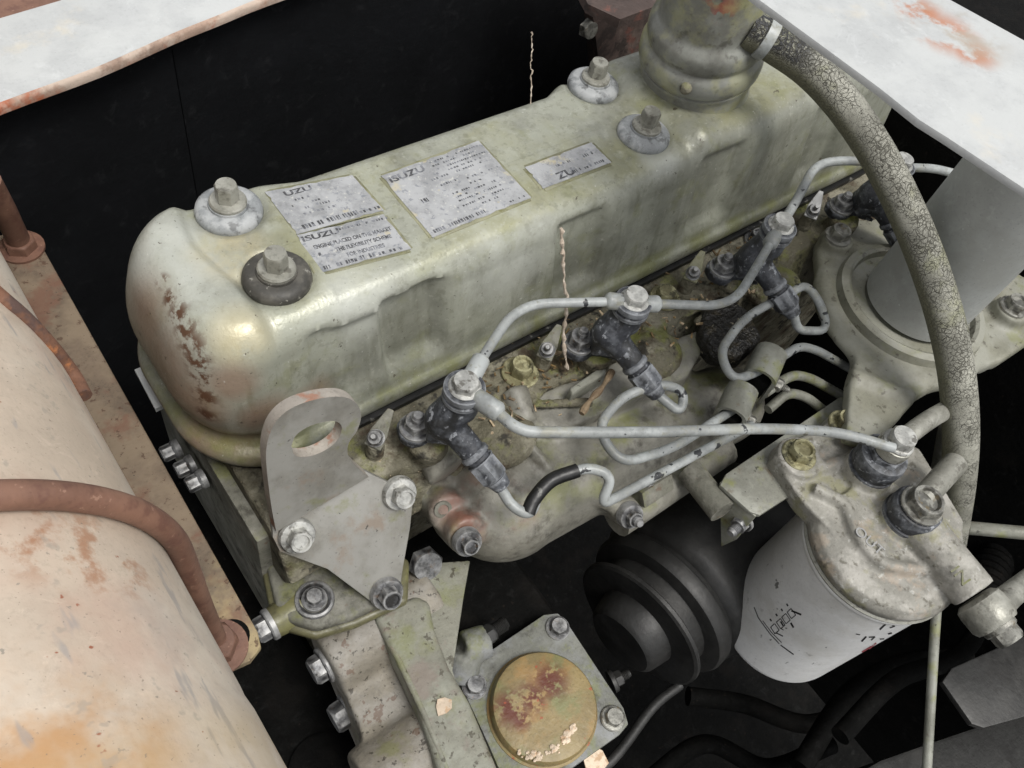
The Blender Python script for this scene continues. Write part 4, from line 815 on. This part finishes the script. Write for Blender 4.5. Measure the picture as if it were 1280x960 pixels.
# ================================================================== cracked breather hose
hose = thing('breather_hose', W(1200, 640, -14), 'thick cracked grey rubber hose curving down from the filler neck past the duct', 'hose')
dz0 = (fb + fax * 5.2 - CAM).dot(CF) - .3; dz1 = (W(1098, 195, 3.8) - CAM).dot(CF)
def dp(px, py, t): return CAM + ray(px, py) * (dz0 * (1 - t) + dz1 * t)
hp = [dp(935, 36, 0), dp(970, 56, .15), dp(1015, 88, .4), dp(1058, 135, .72), W(1098, 195, 3.8), W(1132, 262, 2.6), W(1160, 330, 1.2), W(1182, 400, -.6), W(1196, 470, -2.6), W(1201, 540, -5), W(1198, 600, -8), W(1190, 660, -12), W(1180, 720, -17)]
k = N('cracked_rubber_hose')
nz = k.noise(.3, 4); 
wv = k.n('ShaderNodeTexNoise'); wv.inputs['Scale'].default_value = 150; k.l(k.co, wv.inputs['Vector'])
va = k.n('ShaderNodeVectorMath', operation='MULTIPLY_ADD'); k.l(wv.outputs['Color'], va.inputs[0]); va.inputs[1].default_value = (.007, .007, .007); k.l(k.co, va.inputs[2]); k.co = va.outputs[0]
e1_ = k.vor(4.0); e2_ = k.vor(8)
wid = k.math('MULTIPLY_ADD', k.ramp(k.noise(.6, 4, w=6), .35, .65), .13, .01); cr1 = k.math('DIVIDE', e1_, wid, clamp=True); cr2 = k.math('DIVIDE', e2_, k.math('MULTIPLY', wid, .9), clamp=True)
zpos = k.math('MAXIMUM', k.spot(hp[1], 2.6, .5), k.spot(hp[0], 2.6, .4))                     # the upper end is still black between its pale scales
crk = k.math('MULTIPLY', cr1, k.math('MAXIMUM', cr2, .55))
col = k.mix('#7a796f', '#9a998e', k.ramp(k.noise(.5, 6), .35, .65)); col = k.mix(col, '#84865a', k.math('MULTIPLY', k.ramp(k.noise(.35, 5, w=4), .52, .66), .5))
scal = k.math('MULTIPLY', zpos, k.ramp(k.noise(4.5, 6, .75, w=8), .36, .5)); col = k.mix(col, '#26272a', scal)
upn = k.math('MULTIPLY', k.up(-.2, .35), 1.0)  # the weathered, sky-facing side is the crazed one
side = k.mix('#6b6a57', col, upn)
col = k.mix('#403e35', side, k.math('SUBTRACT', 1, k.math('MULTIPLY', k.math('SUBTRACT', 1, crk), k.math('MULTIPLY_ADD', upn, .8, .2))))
k.l(col, k.b.inputs['Base Color']); k.b.inputs['Roughness'].default_value = .62
bp_ = k.n('ShaderNodeBump'); bp_.inputs['Strength'].default_value = .8; bp_.inputs['Distance'].default_value = .0006; k.l(k.math('MULTIPLY', crk, 1.0), bp_.inputs['Height']); k.l(bp_.outputs[0], k.b.inputs['Normal'])
m_hose = k.m
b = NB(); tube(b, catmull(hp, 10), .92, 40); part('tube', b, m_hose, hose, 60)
cd_ = (hp[1] - hp[0]).normalized(); b = NB(); lathe(b, hp[0] + cd_ * .75, cd_, [(.88, 0), (1.02, .02), (1.02, .55), (.88, .57)], 40); cl = part('clamp', b, m_pipe, hose)
b = NB(); c_ = hp[0] + cd_ * .62 + CU * .3 * 0 - V((0, 0, 0)) + (CR * .75 - CU * -.75); obox(b, hp[0] + cd_ * 1.02 + (CR * .62 + CU * .62), CR, CU, CF, .5, .55, .7); bevel(b, .1); part('clamp_screw', b, m_pipe, cl)
# ================================================================== tank on the left with strap and rail
RT = 8.6; TCX, TCZ = -13.08 - RT, 3.0
tank = thing('air_tank', (TCX, 5, TCZ - RT), 'large pale pinkish painted tank with rust stains beside the engine', 'tank')
def ontank(px, py, e=0.0):
    d = ray(px, py); ox, oz = CAM.x - TCX, CAM.z - TCZ; a = d.x ** 2 + d.z ** 2; bb_ = ox * d.x + oz * d.z; cc = ox * ox + oz * oz - (RT + e) ** 2
    disc = bb_ * bb_ - a * cc
    t = (-bb_ - math.sqrt(max(0, disc))) / a; return CAM + d * t
m_tank = paint('faded_pink_white_paint', '#b8a998', [dict(col='#c9c0b2', sc=.1, lo=.4, hi=.62, amt=.8), dict(col='#b09585', sc=.12, lo=.52, hi=.68, amt=.6), dict(col='#946442', sc=.9, lo=.47, hi=.62, amt=.75, spots=[(ontank(110, 690), 2.2), (ontank(150, 705), 1.6), (ontank(40, 670), 1.8)]), dict(col='#ad7c40', sc=.25, lo=.38, hi=.62, amt=.75, spots=[(ontank(30, 945), 3.2), (ontank(130, 930), 2.5)]), dict(col='#8d8a88', sc=1.2, lo=.6, hi=.68, amt=.6, st=(1, .3, 1)), dict(col='#8a4a30', sc=1.8, lo=.7, hi=.735, amt=.9, st=(.4, 1, 1)), dict(col='#7b776e', sc=3, lo=.68, hi=.74, amt=.7), dict(col='#9b8f87', sc=.2, lo=.5, hi=.66, amt=.5, spots=[(ontank(250, 850), 6)]), dict(col='#a99470', sc=.15, lo=.38, hi=.6, amt=.6, ax=(1, -7.4, -9)), dict(col='#908a80', sc=1.5, lo=.63, hi=.7, amt=.45, st=(.35, 1, 1))], rough=.55, bump=.15, vary=.05, fine=.08)
b = NB(); n = 96; rings = []
for y, rr_ in ((40, RT), (9.0, RT), (8.9, RT), (-6.9, RT), (-7.2, RT - .02), (-7.4, RT), (-7.7, RT + .03), (-8.3, RT + .03), (-30, RT + .03)): rings.append([V((TCX + rr_ * math.cos(2 * math.pi * i / n), y, TCZ + rr_ * math.sin(2 * math.pi * i / n))) for i in range(n)])
grid_faces(b, rings, True, True, True); part('drum', b, m_tank, tank, 60)
sm = [ontank(*q, .02) for q in ((-60, 320), (0, 372), (30, 398), (60, 430), (90, 468), (105, 495))]
m_seam = paint('rusty_seam', '#6b4a38', [dict(col='#4a3b38', sc=1, lo=.45, hi=.6, amt=.8), dict(col='#a56a3f', sc=.8, lo=.55, hi=.65, amt=.8)], rough=.8, bump=.6)
b = NB(); tube(b, catmull(sm, 6), .28, 10); part('seam', b, m_seam, tank, 60)
m_rod = paint('brown_primer_rod', '#6f5143', [dict(col='#826150', sc=.3, lo=.42, hi=.62, amt=.7), dict(col='#5e4037', sc=1.4, lo=.52, hi=.66, amt=.6), dict(col='#a07f6c', sc=3, lo=.64, hi=.7, amt=.5)], rough=.55, bump=.2, vary=.08)
ub = thing('u_bolt', (-12.4, -2.6, -7), 'thick brown rod bent over the pale tank, nut on the rail end', 'u-bolt', 'rods holding the tank')
tail = W(272, 800, -6.2); RQ = RT + .38
up_ = [V((TCX + RQ * math.cos(a), tail.y + .5 * math.sin(a), TCZ + RQ * math.sin(a))) for a in [math.radians(d) for d in range(110, -1, -6)]]
up_ += [V((TCX + RQ + .02, tail.y, TCZ - 2)), V((TCX + RQ + .05, tail.y, TCZ - 5)), tail]
# (leg drops straight to the rail)
b = NB(); tube(b, catmull(up_, 6), .38, 18); part('rod', b, m_rod, ub, 60)
rd = (up_[-1] - up_[-3]).normalized()
b = NB(); hexa(b, W(272, 808, -6.6), V((0, 0, 1)), .85, .7, c=.1, dish=False, ph=.2); nu = part('nut', b, m_rod, ub)
b = NB(); lathe(b, W(274, 810, -6.7), (0, 0, 1), [(.5, 0), (1.15, 0), (1.15, .12), (.5, .14)], 28); part('washer', b, m_rod, ub)
rail = thing('tank_rail', (-14, 9, -8.2), 'long rusty brown flat rail running beside the pale tank', 'rail')
m_rail = paint('brown_rusty_rail', '#6a5c4d', [dict(col='#80715e', sc=.25, lo=.42, hi=.6, amt=.8), dict(col='#6d4b3b', sc=.4, lo=.5, hi=.64, amt=.7), dict(col='#a59570', sc=.3, lo=.4, hi=.6, amt=.8, spots=[((-12, -2, -6.7), 5)]), dict(col='#4c3628', sc=2.2, lo=.6, hi=.67, amt=.8), dict(col='#55602f', sc=1.5, lo=.6, hi=.66, amt=.8, spots=[(W(123, 497, -6.7), .5)])], rough=.7, bump=.35, vary=.12, fine=.15)
b = NB(); ZR = -6.7; e = [W(22, 288, ZR), W(40, 288, ZR), W(48, 300, ZR), W(322, 790, ZR), W(326, 808, ZR), W(312, 826, ZR), W(268, 846, ZR)]
xl = -19
prism(b, e + [V((xl, e[-1].y - .6, ZR)), V((xl, e[0].y + .6, ZR))], (0, 0, -.45)); bevel(b, .05, 1); part('flat_bar', b, m_rail, rail)
b = NB(); q = W(283, 803, ZR); lathe(b, q + V((.25, .1, 0)), (0, 0, 1), [(.02, .01), (.75, .012)], 24, cap=False); part('slot', b, m_void, rail)
ub2 = thing('u_bolt', W(25, 300, -6.7), 'brown rod and flanged nut at the far end of the rail', 'u-bolt', 'rods holding the tank')
b = NB(); q = W(24, 302, -6.2); tube(b, [q, W(5, 262, -3.5), W(-15, 225, -1)], .55, 16); part('rod', b, m_rod, ub2)
b = NB(); hexa(b, q - V((0, 0, .5)), (0, 0, 1), .8, .7, c=.1, dish=False); part('nut', b, m_rod, ub2)
b = NB(); lathe(b, q - V((0, 0, .5)), (0, 0, 1), [(.5, 0), (1.1, 0), (1.1, .14), (.5, .15)], 24); part('washer', b, m_rod, ub2)
# ================================================================== panels round the engine bay
m_white = paint('chalky_white_paint', '#a9abab', [dict(col='#b5b7b6', sc=.3, lo=.4, hi=.6, amt=.7), dict(col='#c4bba8', sc=.2, lo=.58, hi=.7, amt=.5), dict(col='#a5663f', sc=.6, lo=.42, hi=.56, amt=.9, spots=[(W(1180, 40, 14), 1.9), (W(1215, 65, 14), 1.3), (W(1150, 15, 14), 1.5)]), dict(col='#9a9184', sc=.5, lo=.45, hi=.6, amt=.7, spots=[(W(1200, 40, 14), 2.6)])], rough=.6, bump=.15, vary=.03, fine=.03)
m_prim = paint('rusty_panel_edge', '#a08878', [dict(col='#a2532f', sc=.3, lo=.5, hi=.6, amt=.8), dict(col='#c7b8aa', sc=.5, lo=.45, hi=.6, amt=.6)], rough=.7, bump=.3)
pr = thing('cab_panel', W(1150, 150, 13), 'white painted sheet panel edge with an orange rust patch over the engine bay', 'panel')
b = NB(); ed = [(890, -45), (950, 0), (1040, 66), (1100, 110), (1150, 150), (1185, 172), (1280, 235), (1480, 370)]
prism(b, [W(*q, 14) for q in ed] + [W(*q, 14) for q in ((1560, 170), (1290, 55), (1190, 0), (1090, -60))], (0, 0, -.3)); bevel(b, .08, 2); part('sheet', b, m_white, pr)
b = NB(); tube(b, [W(*q, 13.75) for q in ed], .16, 8); part('folded_edge', b, m_prim, pr)
b = NB()
rr = random.Random(2)
for i in range(22):
    t = rr.random(); c = W(1148 + t * 70, 152 + t * 45, 13.75); ball(b, c, rr.uniform(.05, .2), rr.uniform(.05, .15), rr.uniform(.05, .12), 6)
part('blistered_paint', b, m_chip, pr, 20)
pl_ = thing('hood_panel', W(120, 60, 0), 'white painted panel with rusty lip above the black lining', 'panel')
zp = 1.0; el = [(-120, 178), (0, 128), (120, 84), (215, 42), (270, 20), (330, -4), (450, -45), (560, -80)]
b = NB(); fe = [W(*q, zp) for q in el]; prism(b, fe + [W(*q, zp) for q in ((300, -150), (75, 0), (0, 22), (-120, 55))], (0, 0, -.35)); bevel(b, .08, 2); part('sheet', b, m_white, pl_)
b = NB(); fe2 = catmull(fe, 4); rings = [[p + V((.0, -.12, .1)) for p in fe2], [p + V((.02, -.2, .02)) for p in fe2], [p + V((.03, -.26, -.12)) for p in fe2], [p + V((.03, -.22, -.45)) for p in fe2], [p + V((0, .3, -.5)) for p in fe2]]
grid_faces(b, rings, False); part('lip', b, m_prim, pl_, 60)
b = NB(); prism(b, [W(*q, -.6) for q in ((-120, 70), (0, 40), (120, 0), (250, -100), (-120, -100))], (0, 0, -.4)); part('brown_strip', b, m_rod, pl_)
lin_ = thing('bay_lining', W(400, 120, -30), 'black soundproof lining board behind the engine with a faint vertical seam', 'lining')
wl = [W(*q, .3) for q in ((-260, 230), (212, 48))]; wr = [W(*q, .3) for q in ((214, 47.2), (380, -14), (806, -131))]
def wallboard(pts, off=0):
    b = NB(); p = [V((a.x, a.y + off, .3)) for a in pts]; rings = [p, [V((a.x, a.y, -70)) for a in p], [V((a.x, a.y + 1, -70)) for a in p], [V((a.x, a.y + 1, .3)) for a in p]]
    grid_faces(b, rings + [p], False); part('board', b, m_black, lin_, 40)
wallboard(wl); wallboard(wr, .12)
# far frame at the bay's end
fr = thing('rusty_crossmember', W(790, 40, -14), 'dark rust brown chassis bracket behind the filler neck', 'bracket')
m_fr = paint('dark_rusty_frame', '#4a3d38', [dict(col='#6b5d55', sc=.2, lo=.45, hi=.62, amt=.7), dict(col='#241d1a', sc=.5, lo=.5, hi=.62, amt=.8), dict(col='#70453a', sc=.8, lo=.58, hi=.68, amt=.6)], rough=.8, bump=.5)
def Yw(px, py, y): return at(px, py, Y=y)
b = NB(); prism(b, [Yw(*q, 23) for q in ((700, -60), (742, 10), (748, 90), (775, 105), (900, 95), (900, -60))], (0, 1.2, 0)); part('upright', b, m_fr, fr)
b = NB(); prism(b, [W(*q, 2) for q in ((735, 5), (775, 24), (840, 0), (900, -40), (700, -60))], (0, 0, -.6)); part('top_plate', b, m_fr, fr)
b = NB(); prism(b, [Yw(*q, 22.6) for q in ((740, 10), (772, 24), (768, 60), (750, 90))], (0, .4, 0)); part('gusset', b, m_fr, fr)
bolt(fr, Yw(733, 35, 23), (0, -1, .2), r=.7, h=.6, m=m_zinc, fl=None, name='bolt', dish=False)
# ================================================================== dark lower bay
b = NB(); box(b, (-300, -300, -76), (300, 300, -75)); solo('ground', b, m_void, 'dark oily ground under the engine bay', kind='structure')
bh = thing('bell_housing', (-10, 4, -40), 'dark oily housing in the gap between rail and engine', 'housing')
b = NB(); box(b, (-20, -20, -34), (-7.4, 14, -22)); bevel(b, .8, 3); part('casting', b, m_void, bh)
b = NB(); box(b, (-9.2, 1.2, -18), (-7.6, 13, -7.2)); bevel(b, .2); part('end_plate', b, m_cast, bh)
for px, py, z in ((254, 598, -9.5), (240, 580, -9.6), (222, 560, -10)): bolt(bh, W(px, py, z), (-1, 0, 0), r=.42, h=.6, m=m_zdark, fl=.5, fh=.25, name='bolt', dish=False)
b = NB(); lathe(b, W(405, 962, -21.9), (0, 0, 1), [(1.9, -.2), (1.9, .2), (1.6, .3), (.1, .32)], 28); part('plug', b, m_void, bh)
b = NB(); prism(b, [W(*q, -7) for q in ((168, 462), (180, 457), (205, 506), (194, 511))], (0, 0, -.3)); solo('white_tag', b, m_white, 'small bright white tag in the gap beside the cover lip', 'tag')
fra = thing('chassis_rail', W(1200, 940, -34), 'dark flat chassis rail crossing below the fuel filter', 'chassis rail')
b = NB(); prism(b, [W(*q, -30) for q in ((1040, 985), (1100, 950), (1180, 922), (1290, 885), (1400, 850), (1400, 1100), (900, 1100))], (0, 0, -6)); bevel(b, .3, 2); part('web', b, m_alt, fra)
b = NB(); prism(b, [W(*q, -22) for q in ((1178, 852), (1190, 835), (1280, 795), (1340, 770), (1340, 880), (1230, 910), (1215, 905))], (0, 0, -.5)); bevel(b, .12, 2); solo('guard_plate', b, m_alt, 'dark rounded guard plate below the filter inlet', 'plate')
b = NB(); tube(b, [W(1176, 690, -14), W(1168, 800, -18), W(1158, 970, -22)], .3, 12); solo('dipstick_tube', b, m_bracket, 'thin grey tube running straight down behind the filter', 'tube')
b = NB(); tube(b, [W(1180, 650, -14), W(1212, 660, -13), W(1300, 668, -12)], .42, 14); solo('cross_tube', b, m_bracket, 'grey tube passing behind the filter head towards the chassis', 'tube')
hzs = [[(1225, 780), (1235, 720), (1262, 680), (1300, 665)], [(1290, 560), (1250, 640), (1215, 800), (1120, 850), (1050, 920)], [(1240, 480), (1260, 560), (1235, 620), (1250, 700)], [(1210, 820), (1130, 830), (1060, 870), (1000, 960)]]
hl = ['corrugated dark hose behind the filter inlet', 'dark cable sagging behind the guard plate', 'dark hose beside the cracked hose', 'lowest dark cable under the filter']
for i, (hz_, lb) in enumerate(zip(hzs, hl)):
    pts = catmull([W(*q, -26 - 2 * i) for q in hz_], 14); b = NB(); r = (1.3, .7, 1.3, .8)[i]
    tube(b, pts, [r * (1 + (.12 if i == 0 and j % 2 else 0)) for j in range(len(pts))], 14); solo('dark_hose', b, m_void, lb, 'hose', 'dark hoses in the lower bay')
for i, (hz_, lb) in enumerate(zip([[(860, 870), (930, 880), (1010, 905), (1090, 880)], [(800, 985), (880, 930), (960, 960), (1040, 930)]], ['dim dusty cable loop under the alternator', 'dim cable crossing the ground below the filter'])):
    b = NB(); tube(b, catmull([W(*q, -40 - 4 * i if i < 2 else -20) for q in hz_], 10), .8, 12); solo('dim_cable', b, m_void, lb, 'cable', 'dim cables low in the bay')
sb = thing('side_frame', W(1260, 250, -20), 'dark brown frame metal glimpsed between duct and white panel', 'frame')
b = NB(); box(b, (40.5, -40, -60), (44, 30, -1)); part('wall', b, m_void, sb)
b = NB(); prism(b, [W(*q, -6) for q in ((1130, 190), (1180, 150), (1260, 190), (1190, 240))], (0, 0, -1)); part('ledge', b, m_fr, sb)
# ================================================================== hanging threads with debris
m_thr = paint('dusty_thread', '#a89a8a', [dict(col='#cfc3b4', sc=2, lo=.45, hi=.6, amt=.7)], rough=.85, bump=.3)
def thread(pts, r, lab):
    pts = catmull(pts, 10); rr = random.Random(11); b = NB()
    tube(b, [p + V((rr.gauss(0, .03), rr.gauss(0, .03), 0)) for p in pts], [r * rr.uniform(.4, 1.5) for _ in pts], 8); return solo('dusty_thread', b, m_thr, lab, 'thread', 'hanging cobweb threads')
w1 = W(663, 130, 2.2); d1 = ray(665, 40); t1 = CAM + d1 * ((w1 - CAM).dot(CF) / 1.0 - 1.5)
thread([t1, t1.lerp(w1, .3), t1.lerp(w1, .6), w1], .033, 'fine pale cobweb thread rising from the cover top before the black lining')
w2 = W(706, 462, -5.4)
def dep(px, py, d): return CAM + ray(px, py) * d
D2 = (w2 - CAM).dot(CF)
thread([dep(702, 285, D2 - 5.5), dep(704, 330, D2 - 4.4), dep(708, 380, D2 - 3), dep(704, 420, D2 - 1.6), dep(709, 462, D2)], .085, 'knotted pale thread hanging in front of the cover down to the deck')
